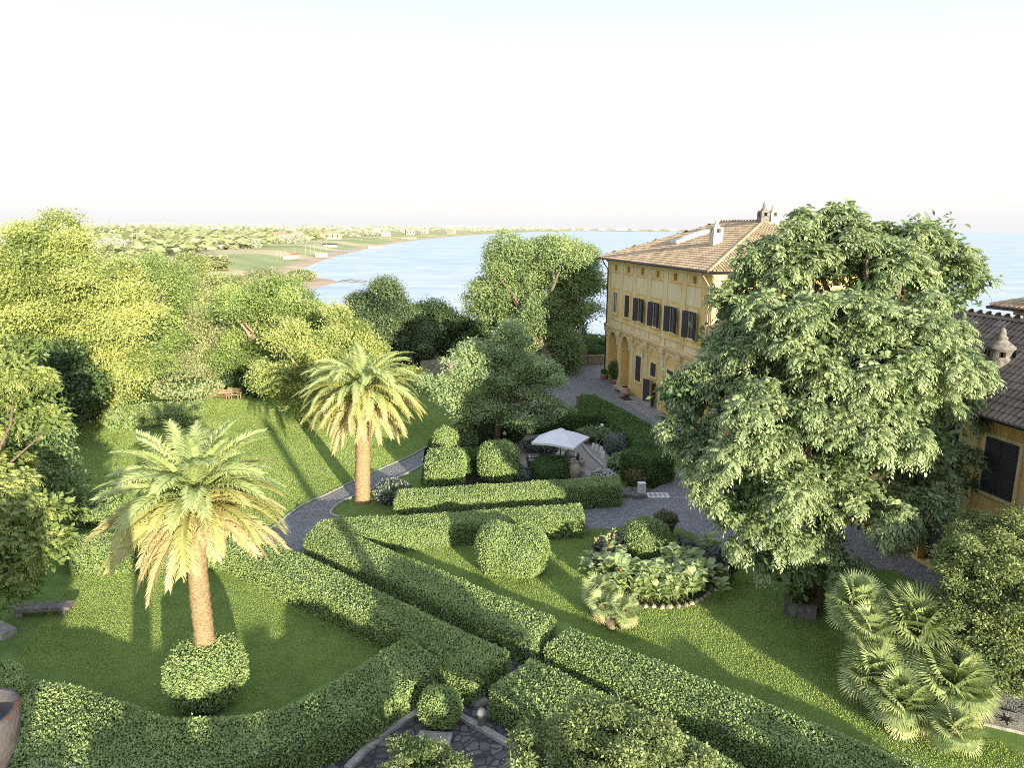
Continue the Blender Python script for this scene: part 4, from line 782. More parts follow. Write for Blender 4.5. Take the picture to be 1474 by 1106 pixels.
# walnut-like trees with compound leaves
def walnut(label, base, lobes, n, mat, r0, fork=.35, bark='bark', ln=.5, nl=6, lf=.16, lw=.062, nlf=7, name='walnut_tree', droop=.9, core=True, plume=1.1):
    root = empty(name, base, 0, label, 'tree'); b = np.array(base, float); LB = px_lobes(lobes); S, D = [], []
    ar = [(r[0]*r[1]*r[2])**(2/3) for c, r in LB]; cen = np.mean([c for c, r in LB], 0)
    for (c, r), a in zip(LB, ar):
        ns = 24 if core else 15; k = max(2, int(n*a/sum(ar)/ns)); d = unit(k); d[:, 2] = np.where((d[:, 2] < -.35) & (rng.random(k) < .6), -d[:, 2], d[:, 2]); f = .38+.62*rng.random(k)
        pb_ = c+d*np.array(r)*f[:, None]; out = nrm(d*.8+nrm((c-cen)[None])*.4+np.array([0, 0, .45])); br = plume*rng.uniform(.5, 1.05, k)
        for j in range(ns):                  # shoots over the outer half of each bough
            e = nrm(out*.95+unit(k)*.85); P_ = pb_+e*(br*(.55+.45*rng.random(k)))[:, None]*np.array([1, 1, .8]); S.append(P_); D.append(nrm(e*.8+out*.5))
    S = np.concatenate(S); D = np.concatenate(D); keep = S[:, 2] > .5; S, D = S[keep], D[keep]
    V, t = pinnate_quads(S, D, nl, nlf, ln, lf, lw, droop)
    V = V-b
    if core:                                 # shaded inner foliage
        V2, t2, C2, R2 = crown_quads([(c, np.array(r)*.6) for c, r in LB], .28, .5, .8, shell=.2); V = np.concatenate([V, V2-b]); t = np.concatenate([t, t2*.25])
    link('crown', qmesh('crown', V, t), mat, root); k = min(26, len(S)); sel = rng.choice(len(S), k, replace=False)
    limb_mesh((0, 0, 0), r0, [tuple(S[i]-D[i]*.3-b) for i in sel], fork, seed=k).build('trunk', bark, root); return root
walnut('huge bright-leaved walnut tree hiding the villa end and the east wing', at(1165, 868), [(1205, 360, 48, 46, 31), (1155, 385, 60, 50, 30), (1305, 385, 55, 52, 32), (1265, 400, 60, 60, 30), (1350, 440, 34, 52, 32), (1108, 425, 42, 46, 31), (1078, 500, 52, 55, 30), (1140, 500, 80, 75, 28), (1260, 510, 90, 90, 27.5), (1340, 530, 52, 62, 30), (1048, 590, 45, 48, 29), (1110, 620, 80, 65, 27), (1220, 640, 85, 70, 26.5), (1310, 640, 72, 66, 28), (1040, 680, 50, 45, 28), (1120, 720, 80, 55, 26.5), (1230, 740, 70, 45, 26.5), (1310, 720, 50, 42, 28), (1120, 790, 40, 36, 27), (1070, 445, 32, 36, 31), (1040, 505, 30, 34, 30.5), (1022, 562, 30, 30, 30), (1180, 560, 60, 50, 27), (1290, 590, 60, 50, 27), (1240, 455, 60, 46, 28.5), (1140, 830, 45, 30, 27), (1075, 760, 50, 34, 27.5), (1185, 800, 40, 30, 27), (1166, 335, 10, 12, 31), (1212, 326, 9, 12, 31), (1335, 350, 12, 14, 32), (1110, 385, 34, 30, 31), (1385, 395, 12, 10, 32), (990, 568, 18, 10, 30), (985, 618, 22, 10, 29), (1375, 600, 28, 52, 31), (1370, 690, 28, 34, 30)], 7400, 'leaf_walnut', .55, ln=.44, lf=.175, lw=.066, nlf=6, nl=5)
walnut('near tree reaching in at the left edge with pale golden branches', at(-110, 900), [(15, 545, 46, 34, 32), (50, 580, 36, 26, 32), (-20, 600, 50, 60, 32), (15, 515, 28, 22, 33), (60, 610, 24, 16, 31), (66, 742, 20, 16, 26), (74, 790, 16, 10, 25), (5, 790, 34, 34, 25), (0, 850, 26, 26, 24), (10, 720, 44, 36, 27), (-50, 780, 50, 80, 25), (26, 838, 18, 12, 25), (-10, 680, 50, 36, 30)], 1800, 'leaf_gold', .2, fork=.3, ln=.40, lf=.14, lw=.05, nl=5, plume=.75, name='broadleaf_tree')
# big glossy shrub, right edge
def shrub_lobes(label, base, lobes, leaf, cover, clump, mat, **kw):
    root = empty('pittosporum_shrub', base, 0, label, 'shrub'); V, t, C, R = crown_quads(px_lobes(lobes), leaf, cover, clump, **kw); b = np.array(base)
    link('crown', qmesh('crown', V-b, t), mat, root); sel = rng.choice(len(C), 10, replace=False); limb_mesh((0, 0, 0), .12, [tuple(C[i]-b) for i in sel], .15, 3).build('stem', 'bark', root)
shrub_lobes('large glossy small-leaved shrub at the right edge beside the fan palms', at(1430, 985), [(1420, 820, 60, 50, 22), (1470, 870, 60, 70, 21.5), (1400, 890, 45, 50, 22), (1450, 920, 45, 36, 21.5), (1480, 790, 60, 50, 23), (1385, 800, 40, 40, 23), (1420, 775, 45, 30, 25), (1425, 950, 50, 30, 21.5), (1385, 935, 36, 30, 21.8), (1460, 965, 40, 26, 21)], .10, 1.25, .38, 'leaf_pitto', shell=.7, asp=.45)
shrub_lobes('loose mottled shrub at the bottom edge beside the lowest hedge', at(870, 1170), [(850, 1052, 50, 34, 15.6), (915, 1078, 60, 34, 15.2), (790, 1080, 50, 28, 15.2), (880, 1110, 90, 45, 14.6), (980, 1115, 50, 30, 14.8), (760, 1125, 40, 30, 14.6)], .085, 1.35, .30, 'leaf_pitto', shell=.75, asp=.5)
shrub_lobes('rounded shrub cut off by the bottom edge, in the courtyard centre', at(606, 1150), [(605, 1105, 50, 30, 15.6), (575, 1115, 28, 24, 15.4), (640, 1112, 26, 24, 15.4)], .08, 1.4, .26, 'leaf_pitto', shell=.75, asp=.5)
# ================================================================== PALMS
def frond_mesh(nm, L, a0, k, n, lw, ll, mat, seed, roll=.5):
    rd = np.random.default_rng(seed); s = np.linspace(0, 1, 26); ang = a0-k*s**1.4; ds = L/25; x = np.concatenate([[0], np.cumsum(np.cos(ang[:-1])*ds)]); z = np.concatenate([[0], np.cumsum(np.sin(ang[:-1])*ds)])
    q = np.linspace(.14, .99, n); X = np.interp(q, s, x); Z = np.interp(q, s, z); AN = np.interp(q, s, ang); V, T = [], []
    tg = np.stack([np.cos(AN), 0*AN, np.sin(AN)], 1); up = np.stack([-np.sin(AN), 0*AN, np.cos(AN)], 1); P = np.stack([X, 0*X, Z], 1)
    Ln = ll*(.62+.38*np.sin(np.pi*np.clip(q*1.05, 0, 1)))*(1-.22*q)
    for sg in (-1, 1):
        sw = np.array([0, sg, 0.]); d = nrm(sw*.8+tg*(.55+.5*q[:, None])+up*.32+rd.normal(size=(n, 3))*.1); nn = nrm(up+sw*-.4)
        l1 = Ln*rd.uniform(.9, 1.1, n); dn = nrm(d+np.array([0, 0, -.35])); D = nrm(d); S = nrm(np.cross(D, nn)); m = P+D*(l1*.5)[:, None]; e = m+nrm(d*.8+np.array([0, 0, -.45]))*(l1*.5)[:, None]; hw = lw*(.6+.4*np.sin(np.pi*q))[:, None]/2
        V += [np.stack([P-S*hw, P+S*hw, m+S*hw, m-S*hw], 1), np.stack([m-S*hw, m+S*hw, e+S*hw*.1, e-S*hw*.1], 1)]; t = .5+.15*rd.normal(size=n); T += [t, t+.05]
    bd = MB(); bd.tube([(x[i], 0, z[i]) for i in range(0, 26, 3)], [max(.006, .032*(1-i/26)) for i in range(0, 26, 3)], 5)
    me = qmesh(nm, np.concatenate(V), np.concatenate(T), bd); me.materials.append(MATS[mat]); me.materials.append(MATS[mat]); return me
def date_palm(label, base, H, r, L, seed, nf=78, ndry=26, trunk_z0=0., kk=1.):
    root = empty('palm_tree', base, 0, label, 'palm tree'); rd = random.Random(seed); tk = MB(); zs = np.linspace(trunk_z0-.1, H-.2, 46); pts, rad = [], []
    for i, z in enumerate(zs):
        t = i/45; rr = r*(1.12 if t < .04 else 1.)*(1-.14*t)+(.07*r if i % 2 else 0)
        if t > .72: rr = r*(.90+.42*math.sin((t-.72)/.28*math.pi*.62))+(.10*r if i % 2 else 0)
        pts.append((.10*math.sin(t*2.5+seed), .08*math.sin(t*3.1+seed), z)); rad.append(rr)
    tk.tube(pts, rad, 16, jit=.05); top = np.array([pts[-1][0], pts[-1][1], H])
    for i in range(150):                     # old leaf bases, shaggy under the crown
        t = .70+.30*rd.random()**.7; a = rd.random()*6.283; z = trunk_z0+(H-trunk_z0)*t; rr = r*(.92+(.25 if t > .75 else 0)); c = np.array([math.cos(a), math.sin(a), 0.]); p = np.array([pts[min(45, int(t*45))][0], pts[min(45, int(t*45))][1], z])+c*rr*.9
        tk.bar(p, p+c*.12+np.array([0, 0, .2+.1*rd.random()]), .10, .05)
    tk.build('trunk', 'palm_bark', root)
    GR = [frond_mesh('frond', L*rd.uniform(.9, 1.05)*(.85 if a0 > 1.15 else 1), a0, k*kk, 52, .05, .60, 'frond_green', seed*50+i) for i, (a0, k) in enumerate(((1.3, .75), (1.1, 1.0), (.95, 1.1), (.75, 1.15), (.55, 1.1), (.38, 1.05), (.2, 1.0), (1.0, 1.4), (.5, 1.3)))]
    GR += [frond_mesh('frond', L*.98, a0, k, 52, .05, .56, 'frond_yellow', seed*70+i) for i, (a0, k) in enumerate(((.28, 1.1), (.05, 1.0), (.5, 1.15), (.18, 1.35), (-.1, 1.1)))]
    DR = [frond_mesh('dry_frond', L*rd.uniform(.85, 1.04), a0, k*kk**.5, 48, .042, .46, 'frond_dry', seed*90+i) for i, (a0, k) in enumerate(((.22, 1.0), (.05, 1.0), (-.15, .95), (-.6, .7), (.1, 1.2)))]
    for i in range(nf+ndry):
        dry = i >= nf
        if dry: me = DR[rd.randrange(len(DR))]; zz = -.25-.35*rd.random()
        else: t = i/nf; o_ = [0, 1, 7, 2, 3, 8, 4, 11, 5, 9, 12, 10, 13]; me = GR[o_[min(12, int(t*13))]]; zz = .25-.5*t
        o = bpy.data.objects.new('dry_frond' if dry else 'frond', me); COL.objects.link(o); o.parent = root; a = i*2.39996+rd.uniform(-.2, .2); c = .14+.1*(not dry)*(i/nf)
        o.location = (top[0]+math.cos(a)*c, top[1]+math.sin(a)*c, H+zz); o.rotation_euler = (rd.uniform(-.35, .35), rd.uniform(-.12, .12), a); s = rd.uniform(.9, 1.06); o.scale = (s, s, s)
date_palm('date palm growing out of the round clipped bush, nearest palm', b*[1, 1, 0]+[.12, .1, 0], 6.95, .315, 2.8, 3, 66, 36, kk=1.)
date_palm('upright date palm on the grass tip by the drive, farther palm', at(525, 722), 6.3, .42, 3.65, 5, 96, 44, kk=1.35)
FL = []
def fan_leaf_mesh(seed):
    rd = np.random.default_rng(seed); n = 30; th = np.linspace(-2.25, 2.25, n)+rd.normal(size=n)*.03; R0 = .62; P = np.tile([.55, 0, 0.], (n, 1)); dirs = np.stack([np.cos(th), np.sin(th), .18*np.cos(th*1.)-.05], 1); L = R0*(1-.18*np.abs(th)/2.25)*rd.uniform(.92, 1.05, n)
    S = nrm(np.cross(dirs, np.tile([0, 0, 1.], (n, 1)))); w_ = .05; m = P+dirs*(L*.6)[:, None]; e_ = P+dirs*L[:, None]+np.array([0, 0, -.1])
    V = np.concatenate([np.stack([P, m-S*w_/2+[0, 0, .012], m, m+S*w_/2+[0, 0, .012]], 1), np.stack([m-S*w_/2, m+S*w_/2, e_+S*.006, e_-S*.006], 1)]); t = np.concatenate([.45+.12*rd.normal(size=n), .62+.14*rd.normal(size=n)])
    bd = MB(); bd.tube([(0, 0, 0), (.3, 0, .02), (.57, 0, 0)], [.014, .011, .01], 5); me = qmesh('fan_leaf', V, t, bd); me.materials.append(MATS['fan_green']); me.materials.append(MATS['fan_green']); return me
FL = [fan_leaf_mesh(i) for i in range(4)]; DFL = []
for i in range(2):
    q = FL[i].copy(); q.materials[0] = MATS['frond_dry']; q.materials[1] = MATS['frond_dry']; DFL.append(q)
def fan_palm(label, base, top, scale, n, seed, ndry=8, group=None):
    root = empty('fan_palm', base, 0, label, 'fan palm', group); rd = random.Random(seed); t = np.array(top)-np.array(base); tk = MB(); k = 12
    tk.tube([tuple(t*i/k+np.array([.05*math.sin(i), .05*math.cos(i*1.3), 0])*(0 < i < k)) for i in range(k+1)], [.12+.03*(i % 2) for i in range(k+1)], 9, jit=.1); tk.build('trunk', 'bark', root)
    for i in range(n+ndry):
        dry = i >= n; o = bpy.data.objects.new('fan_leaf', (DFL if dry else FL)[rd.randrange(2 if dry else 4)]); COL.objects.link(o); o.parent = root; o.location = t
        el = math.asin(min(1, max(-1, 1-1.6*(i+.5)/n))) if not dry else -.6-.6*rd.random(); a = i*2.39996+rd.uniform(-.3, .3)
        m = Matrix.Rotation(a, 4, 'Z')@Matrix.Rotation(-el, 4, 'Y')@Matrix.Rotation(rd.uniform(-.5, .5), 4, 'X'); s = scale*rd.uniform(.85, 1.1); o.matrix_parent_inverse = Matrix(); o.rotation_euler = m.to_euler(); o.scale = (s, s, s)
FP = [((1318, 905), 22.6, 1.32, 70, 1, 10, 'biggest fan palm with a round sunlit head and yellow lower leaves', (1300, 1010)), ((1372, 985), 20.9, 1.2, 64, 2, 12, 'sunlit fan palm head right of the cluster, lower than the biggest', (1350, 1040)),
      ((1262, 972), 21.7, 1.12, 50, 3, 6, 'fan palm leaning over the lawn on the left of the cluster', (1290, 1020)), ((1298, 1012), 20.7, 1.0, 44, 4, 6, 'small fan palm head low in the middle of the cluster', (1310, 1040)),
      ((1235, 870), 23.5, 1.0, 40, 5, 0, 'shaded fan palm at the back of the cluster under the walnut', (1240, 930)), ((1375, 1050), 19.6, .8, 26, 6, 0, 'short fan palm seedling at the front right of the cluster', (1372, 1062)), ((1255, 905), 22.6, .9, 30, 7, 0, 'half shaded fan palm behind the biggest head', (1270, 985))]
for (px, py), dep, s, n, sd_, nd_, lb, bp in FP:
    t_ = atd(px, py, dep); b_ = at(*bp); b_ = np.array([t_[0]*.6+b_[0]*.4, t_[1]*.6+b_[1]*.4, 0]); fan_palm(lb, b_, t_, s, n, sd_, nd_)
for px, py, dep, s, n, bp, lb in ((862, 850, 27.5,   .72, 16, (880, 905), 'small fan palm beside the canna bed, upper left head'), (900, 880, 26.2,   .72, 16, (893, 905), 'small fan palm beside the canna bed, lower right head'), (868, 872, 26.6,  .62, 10, (880, 908), 'small fan palm beside the canna bed, middle head')):
    t_ = atd(px, py, dep); b_ = at(*bp); fan_palm(lb, b_, t_, s, n, int(px), 3)
# ================================================================== CANNA BED
def canna_mesh(seed, h, nl, L, Wd):
    rd = np.random.default_rng(seed); Vs = []; T = []
    for i in range(nl):
        a = i*2.4+rd.uniform(-.4, .4); z = h*(.25+.75*i/nl); el = rd.uniform(.85, 1.4); l = L*rd.uniform(.7, 1.15); d = np.array([math.cos(a), math.sin(a), 0]); s = np.array([-d[1], d[0], 0]); P = []; tt = rd.normal()*.16+.5
        for k, q in enumerate((0, .3, .65, 1.)): an = el-1.25*q*q; P.append((P[-1]+(d*math.cos(an)+np.array([0, 0, math.sin(an)]))*l*(q-(0, .3, .65, 1.)[k-1])) if k else np.array([0, 0, z])+d*.03)
        wd = [Wd*.15, Wd*.95, Wd, .01]
        for k in range(3):
            for sg in (-1, 1):
                up = np.array([0, 0, .22]); Vs.append(np.stack([P[k], P[k]+(s*sg+up)*wd[k]/2, P[k+1]+(s*sg+up)*wd[k+1]/2, P[k+1]][::sg])); T.append(tt+.05*sg)
    bd = MB(); bd.tube([(0, 0, 0), (.02, .01, h*.6), (0, .02, h)], [.018, .015, .01], 5); me = qmesh('canna_plant', np.array(Vs), np.array(T), bd); me.materials.append(MATS['leaf_canna']); me.materials.append(MATS['leaf_mid']); return me
CM = [canna_mesh(i, .8+.12*(i % 3), 12, .56, .30) for i in range(5)]
bc = at(938, 838); ax = (2.35, 2.15); tall = [0, 0]
sheet('flower_bed', [bc[:2]+np.array([math.cos(t)*ax[0]*1.02, math.sin(t)*(ax[1]+.0)*1.02]) for t in np.linspace(0, 2*math.pi, 28, endpoint=False)], 'soil', .012, px=False)
n_c = 0
for i in range(400):
    p = np.array([rng.uniform(-1, 1), rng.uniform(-1, 1)])
    if p@p > .92 or p[1] > .62 or ((p*np.array(ax)-np.array([-.2, 1.0]))@(p*np.array(ax)-np.array([-.2, 1.0])) < 1.0): continue
    o = bpy.data.objects.new('canna_plant', CM[rng.integers(5)]); COL.objects.link(o); o.location = (bc[0]+p[0]*ax[0], bc[1]+p[1]*ax[1], 0); s = rng.uniform(.8, 1.15); o.scale = (s, s, s*rng.uniform(.85, 1.1)); o.rotation_euler = (rng.uniform(-.15, .15), rng.uniform(-.15, .15), rng.uniform(0, 6.28))
    tag(o, 'broad-leaved green canna plant crowded in the round stone-edged bed', 'canna plant', 'canna plants in the round bed'); n_c += 1
    if n_c >= 120: break
FLW = MB(); vv = unit(16)*.07
fq = quads(np.tile([0, 0, .0], (16, 1)), unit(16)+[0, 0, .5], unit(16), .085, .05); fl = qmesh('canna_flower', fq, np.full(16, .4)); fl.materials.append(MATS['flower'])
for i, (px, py) in enumerate(((1000, 820), (986, 827), (944, 817), (877, 788), (893, 822), (976, 812))):
    o = bpy.data.objects.new('canna_flower', fl); COL.objects.link(o); p = at(px, py, 1.15); o.location = p; st_ = MB(); st_.tube([(0, 0, -1.12), (0, 0, 0)], [.012, .01], 5); s_ = st_.build('stem', 'leaf_mid', o)
    tag(o, ('red canna flower at the right of the bed, highest', 'red canna flower just left of the highest one', 'red canna flower in the middle of the bed', 'small red canna flower at the back left by the dark leaves', 'faint red canna flower low on the left', 'red canna flower behind the right pair')[i], 'flower')
for i, (px, py, h) in enumerate(((884, 760, 1.7), (875, 768, 1.5), (866, 770, 1.4), (858, 775, 1.3))):    # tall faded spikes
    o = MB(); o.tube([(0, 0, 0), (.03, 0, h*.5), (0, .03, h)], [.015, .02, .012], 5); P = np.c_[rng.normal(size=(30, 2))*.04, rng.uniform(h*.6, h, 30)]; q = qmesh('flower_spike', quads(P, unit(30)+[0, 0, .6], unit(30), .13, .06), rng.uniform(.2, .9, 30), o); ob = link('flower_spike', q, ['frond_dry', 'leaf_mid']); p = at(px, py, h); ob.location = (p[0], p[1], 0)
    tag(ob, ('tallest orange faded flower spike behind the canna bed', 'faded flower spike second from the tallest', 'faded flower spike third from the tallest', 'shortest pale flower spike, leftmost behind the bed')[i], 'flower')
bst = empty('stone_border', (bc[0], bc[1], 0), 0, 'ring of rough pale stones edging the canna bed on the lawn side', 'stone edging')
for t in np.arange(math.radians(185), math.radians(355), .135):
    sm_ = MB(); q = rng.uniform(.8, 1.25); s = rng.uniform(.09, .16); sm_.lathe([(.02, -.03), (s, 0), (s*.95, .06*q), (s*.55, .12*q), (.02, .14*q)], (0, 0, 0), 7, smooth=False)
    o = sm_.build('stone', 'rubble', bst, (math.cos(t)*ax[0]*1.06+rng.uniform(-.03, .03), math.sin(t)*ax[1]*1.06+rng.uniform(-.03, .03), 0)); o.rotation_euler[2] = rng.uniform(0, 6); o.scale = (1.25, .85, 1)
PU = [canna_mesh(20+i, 1.0, 16, .40, .12) for i in range(3)]
for q in PU: q.materials[0] = MATS['leaf_purple']; q.materials[1] = MATS['leaf_purple']
for i in range(60):
    t = rng.uniform(.0, math.pi); r = rng.uniform(.95, 1.5); x, y = bc[0]+.35+math.cos(t)*ax[0]*r*.95, bc[1]+math.sin(t)*ax[1]*r
    o = bpy.data.objects.new('dark_leaved_plant', PU[i % 3]); COL.objects.link(o); o.location = (x, y, 0); s = rng.uniform(.8, 1.2); o.scale = (s, s, s); o.rotation_euler = (0, 0, rng.uniform(0, 6.28)); tag(o, 'dark purple-leaved plant along the shaded back of the canna bed', 'dark plant', 'dark-leaved plants behind the canna bed')
hl = [(852, 800), (845, 812), (856, 822), (868, 790), (1030, 800), (1035, 820), (1038, 842), (1028, 780), (1018, 770)]
for i, (px, py) in enumerate(hl):
    o = bpy.data.objects.new('leafy_plant', CM[i % 5]); COL.objects.link(o); o.location = at(px, py+18); o.scale = (.95, .95, .75); o.rotation_euler = (0, 0, i*1.3); tag(o, 'dark green broad-leaved plant at the side of the canna bed', 'leafy plant', 'leafy plants flanking the canna bed')
pt = at(957, 772); pm = MB(); pm.lathe([(.28, 0), (.34, .05), (.5, .7), (.55, .75), (.55, .82), (.48, .82), (.45, .7)], (0, 0, 0), 18); pr_ = pm.build('planter', 'stone_dark', None, pt); tag(pr_, 'big dark round planter pot behind the canna bed', 'planter')
topiary('bushy flowering plant growing in the big dark planter', pt+[0, 0, .7], (.55, .5), .5, leaf=.12, mat='autumn_leaf', name='potted_plant', cat='plant')
# ================================================================== PATIO
pc = at(806, 684)
um = empty('parasol', pc, .35, 'large white square parasol over the gravel patio', 'parasol')
mb = MB(); Rr_ = 1.95; n = 8; ztop, zed = 2.95, 2.28; ring = []
for k in range(n):
    a = k*2*math.pi/n+math.pi/8*0; r = Rr_ if k % 2 == 0 else Rr_*.74; ring.append((r*math.cos(a), r*math.sin(a), zed+(.0 if k % 2 == 0 else .10)))
mid = [(x*.5, y*.5, zed+(ztop-zed)*.58) for x, y, z in ring]
mb.add([(0, 0, ztop)]+mid+ring+[(x*.995, y*.995, z-.13) for x, y, z in ring], [(0, 1+k, 1+(k+1) % n) for k in range(n)]+[(1+k, 9+k, 9+(k+1) % n, 1+(k+1) % n) for k in range(n)]+[(9+k, 17+k, 17+(k+1) % n, 9+(k+1) % n) for k in range(n)])
cn = mb.build('canopy', 'canvas', um); v_ = MB(); v_.lathe([(.34, ztop-.12), (.20, ztop+.0), (.02, ztop+.07)], n=8, smooth=False); v_.build('vent', 'canvas', cn)
mb = MB(); mb.tube([(0, 0, 0), (0, 0, ztop+.1)], [.035, .03], 8); mb.build('pole', 'dark_metal', um); mb = MB(); mb.box(-.35, .35, -.35, .35, 0, .09); mb.build('base', 'stone_dark', um)
for k in range(n): mb = MB(); x, y, z = ring[k]; mb.bar((0, 0, ztop-.12), (x*.97, y*.97, z-.03), .03); mb.build('rib', 'wood_grey', um)
tb = empty('patio_table', pc+[-.9, .5, 0], .3, 'low table with a pale top under the parasol', 'table')
mb = MB(); mb.box(-.5, .5, -.4, .4, .60, .65); mb.build('tabletop', 'cushion', tb)
for i in (-1, 1):
    for j in (-1, 1): mb = MB(); mb.box(i*.44-.03, i*.44+.03, j*.34-.03, j*.34+.03, 0, .6); mb.build('leg', 'rattan', tb)
def armchair(px, py, rz, label):
    r = empty('armchair', at(px, py), rz, label, 'armchair', 'rattan armchairs on the gravel patio')
    a = MB(); a.box(-.36, .36, -.36, .36, .28, .38); a.build('seat', 'rattan', r); a = MB(); a.box(-.30, .30, -.34, .26, .385, .50); a.build('cushion', 'cushion', r)
    a = MB(); a.add([(-.36, .30, .38), (.36, .30, .38), (.36, .40, .38), (-.36, .40, .38), (-.36, .42, .95), (.36, .42, .95), (.36, .50, .95), (-.36, .50, .95)], [(3, 2, 1, 0), (4, 5, 6, 7), (0, 1, 5, 4), (1, 2, 6, 5), (2, 3, 7, 6), (3, 0, 4, 7)]); a.build('backrest', 'rattan', r)
    a = MB(); a.box(-.28, .28, .22, .31, .5, .88); a.build('back_cushion', 'cushion', r)
    for i in (-1, 1):
        a = MB(); a.box(i*.40-.04, i*.40+.04, -.36, .36, .60, .66); a.box(i*.40-.03, i*.40+.03, -.36, -.30, .38, .6); a.build('armrest', 'rattan', r)
        for j in (-1, 1): a = MB(); a.box(i*.33-.03, i*.33+.03, j*.32-.03, j*.32+.03, 0, .28); a.build('leg', 'rattan', r)
armchair(786, 671, 2.9, 'dark rattan armchair with pale cushions facing the viewer, left of the parasol pole'); armchair(768, 676, 1.6, 'rattan armchair half hidden behind the dark dome topiary'); armchair(808, 662, -.4, 'rattan armchair behind the table under the parasol'); armchair(822, 674, -1.6, 'rattan armchair right of the parasol pole')
mb = MB(); mb.lathe([(.16, 0), (.30, .15), (.42, .45), (.43, .62), (.36, .85), (.22, .98), (.20, 1.02), (.27, 1.08), (.26, 1.12), (.18, 1.1), (.15, .9)], n=20)
tag(mb.build('amphora', 'clay_pale', None, at(826, 689)), 'big pale clay jar at the end of the front hedge by the gravel', 'jar')
for (px, py, s, lb) in ((836, 686, .4, 'flat stone bench block right of the clay jar'), (829, 672, .35, 'stone block seat at the edge of the patio bed')):
    mb = MB(); mb.box(-.7*s*2, .7*s*2, -.3, .3, 0, .12+s*.6); mb.box(-.75*s*2, .75*s*2, -.34, .34, .121+s*.6, .2+s*.6); o = mb.build('stone_block', 'stone', None, at(px, py)); o.rotation_euler[2] = -.5; tag(o, lb, 'stone seat')
mb = MB()
pb = smooth_line([at(x, y)[:2] for x, y in ((806, 645), (816, 660), (826, 680))], 8); nq = 500; pp = np.array([pb[i] for i in rng.integers(0, len(pb), nq)])+rng.normal(size=(nq, 2))*.25
V = quads(np.c_[pp, rng.uniform(.05, .6, nq)], unit(nq)+[0, 0, .6], unit(nq), .2, .09); o = link('lavender_bush', qmesh('lavender_bush', V, rng.uniform(0, .8, nq)), 'leaf_silver'); tag(o, 'long grey lavender border right of the parasol pole', 'lavender')
for i, (px, py) in enumerate(((842, 634), (853, 648), (858, 650), (864, 653), (867, 660))):
    mb = MB(); mb.box(-.11, .11, -.02, .02, 0, .5); mb.box(-.03, .03, .021, .05, -.05, .3); o = mb.build('plant_marker', 'white_paint', None, at(px, py)); o.rotation_euler = (-.15, .12, -.5)
    tag(o, ('small white marker standing apart, nearest the parasol edge', 'first of the four white markers along the kerb, from the parasol side', 'second of the four white markers along the kerb', 'third and largest of the four white markers along the kerb', 'last white marker, nearest the box hedge')[i], 'marker')
for px, py, lb in ((726, 646, 'small globe lamp on a stalk beside the leaning tree trunk'), (866, 634, 'small globe lamp on a stalk in front of the back hedge'), (862, 505, 'white lantern on a post by the sea terrace hedge'), (127, 606, 'small white globe lamp under the dark trees at the lawn edge')):
    r = empty('garden_lamp', at(px, py), 0, lb, 'lamp'); k = 1.0 if py != 505 else 1.5; mb = MB(); mb.tube([(0, 0, 0), (0, 0, .95*k)], [.035, .03], 8); mb.build('pole', 'dark_metal', r); mb = MB(); mb.lathe([(.03, .95*k), (.12*k, 1.0*k), (.15*k, 1.1*k), (.10*k, 1.22*k), (.02, 1.26*k)], n=12); mb.build('lamp_globe', 'lamp_glass', r)
mb = MB(); mb.box(-.19, .19, -.17, .17, 0, .82); mb.box(-.21, .21, -.19, .19, .821, .87); o = mb.build('stone_pillar', 'white_paint', None, at(923, 716)); o.rotation_euler[2] = .2; tag(o, 'short white stone pillar at the bend of the drive', 'pillar')
mb = MB(); mb.box(-.62, .62, -.42, .42, .0, .05)
for k in range(4): mb.box(-.5+k*.27, -.5+k*.27+.16, -.3, .3, .05, .058, 1)
tag(mb.build('drain_cover', ['white_paint', 'stone'], None, at(947, 714)), 'flat pale stone drain cover set in the cobbled drive', 'drain cover')
mb = MB()
for i in range(30): p = np.array([rng.uniform(-1., 1.), rng.uniform(-.7, .7)]); s = rng.uniform(.15, .32); mb.lathe([(.05, -.02), (s, .0), (s*.85, s*.7), (s*.3, s)], (p[0], p[1], 0), 7, smooth=False)
tag(mb.build('rockery', 'stone_dark', None, at(905, 712)), 'rough dark rockery between the hedge end and the white pillar', 'rockery')
def bench(loc, rz, L, label, group=None):
    r = empty('garden_bench', loc, rz, label, 'bench', group); mb = MB()
    for k in range(3): mb.box(-L/2, L/2, -.24+k*.17, -.10+k*.17, .42, .46)
    mb.build('seat', 'wood', r); mb = MB()
    for k in range(3): mb.box(-L/2, L/2, .29, .33, .55+k*.15, .66+k*.15)
    mb.build('backrest', 'wood', r)
    for i in (-1, 1): mb = MB(); mb.box(i*(L/2-.12)-.03, i*(L/2-.12)+.03, -.22, -.16, 0, .42); mb.box(i*(L/2-.12)-.03, i*(L/2-.12)+.03, .27, .33, 0, 1.0); mb.box(i*(L/2-.12)-.03, i*(L/2-.12)+.03, -.22, .3, .6, .65); mb.build('leg', 'wood', r)
bench(at(316, 577), -.1, 2.2, 'wooden bench at the far lawn edge, left of two'); bench(at(336, 575), -.1, 1.3, 'shorter wooden bench at the far lawn edge, right of two')
bench(at(734, 640), .6, 1.5, 'pale bench behind the half-lit dome topiary')
mb = MB(); mb.box(-1.1, 1.1, -.28, .28, .22, .36); mb.box(-.9, -.65, -.2, .2, 0, .22); mb.box(.65, .9, -.2, .2, 0, .22); o = mb.build('stone_bench', 'stone_dark', None, at(62, 884)); o.rotation_euler[2] = .15; tag(o, 'low pale stone bench on the near palm lawn under the left branches', 'stone bench')
mb = MB(); mb.box(-.5, .5, -.25, .25, 0, .3); o = mb.build('stone_block', 'stone', None, at(4, 914)); o.rotation_euler[2] = -.5; tag(o, 'pale stone block at the left edge of the palm lawn', 'stone block')
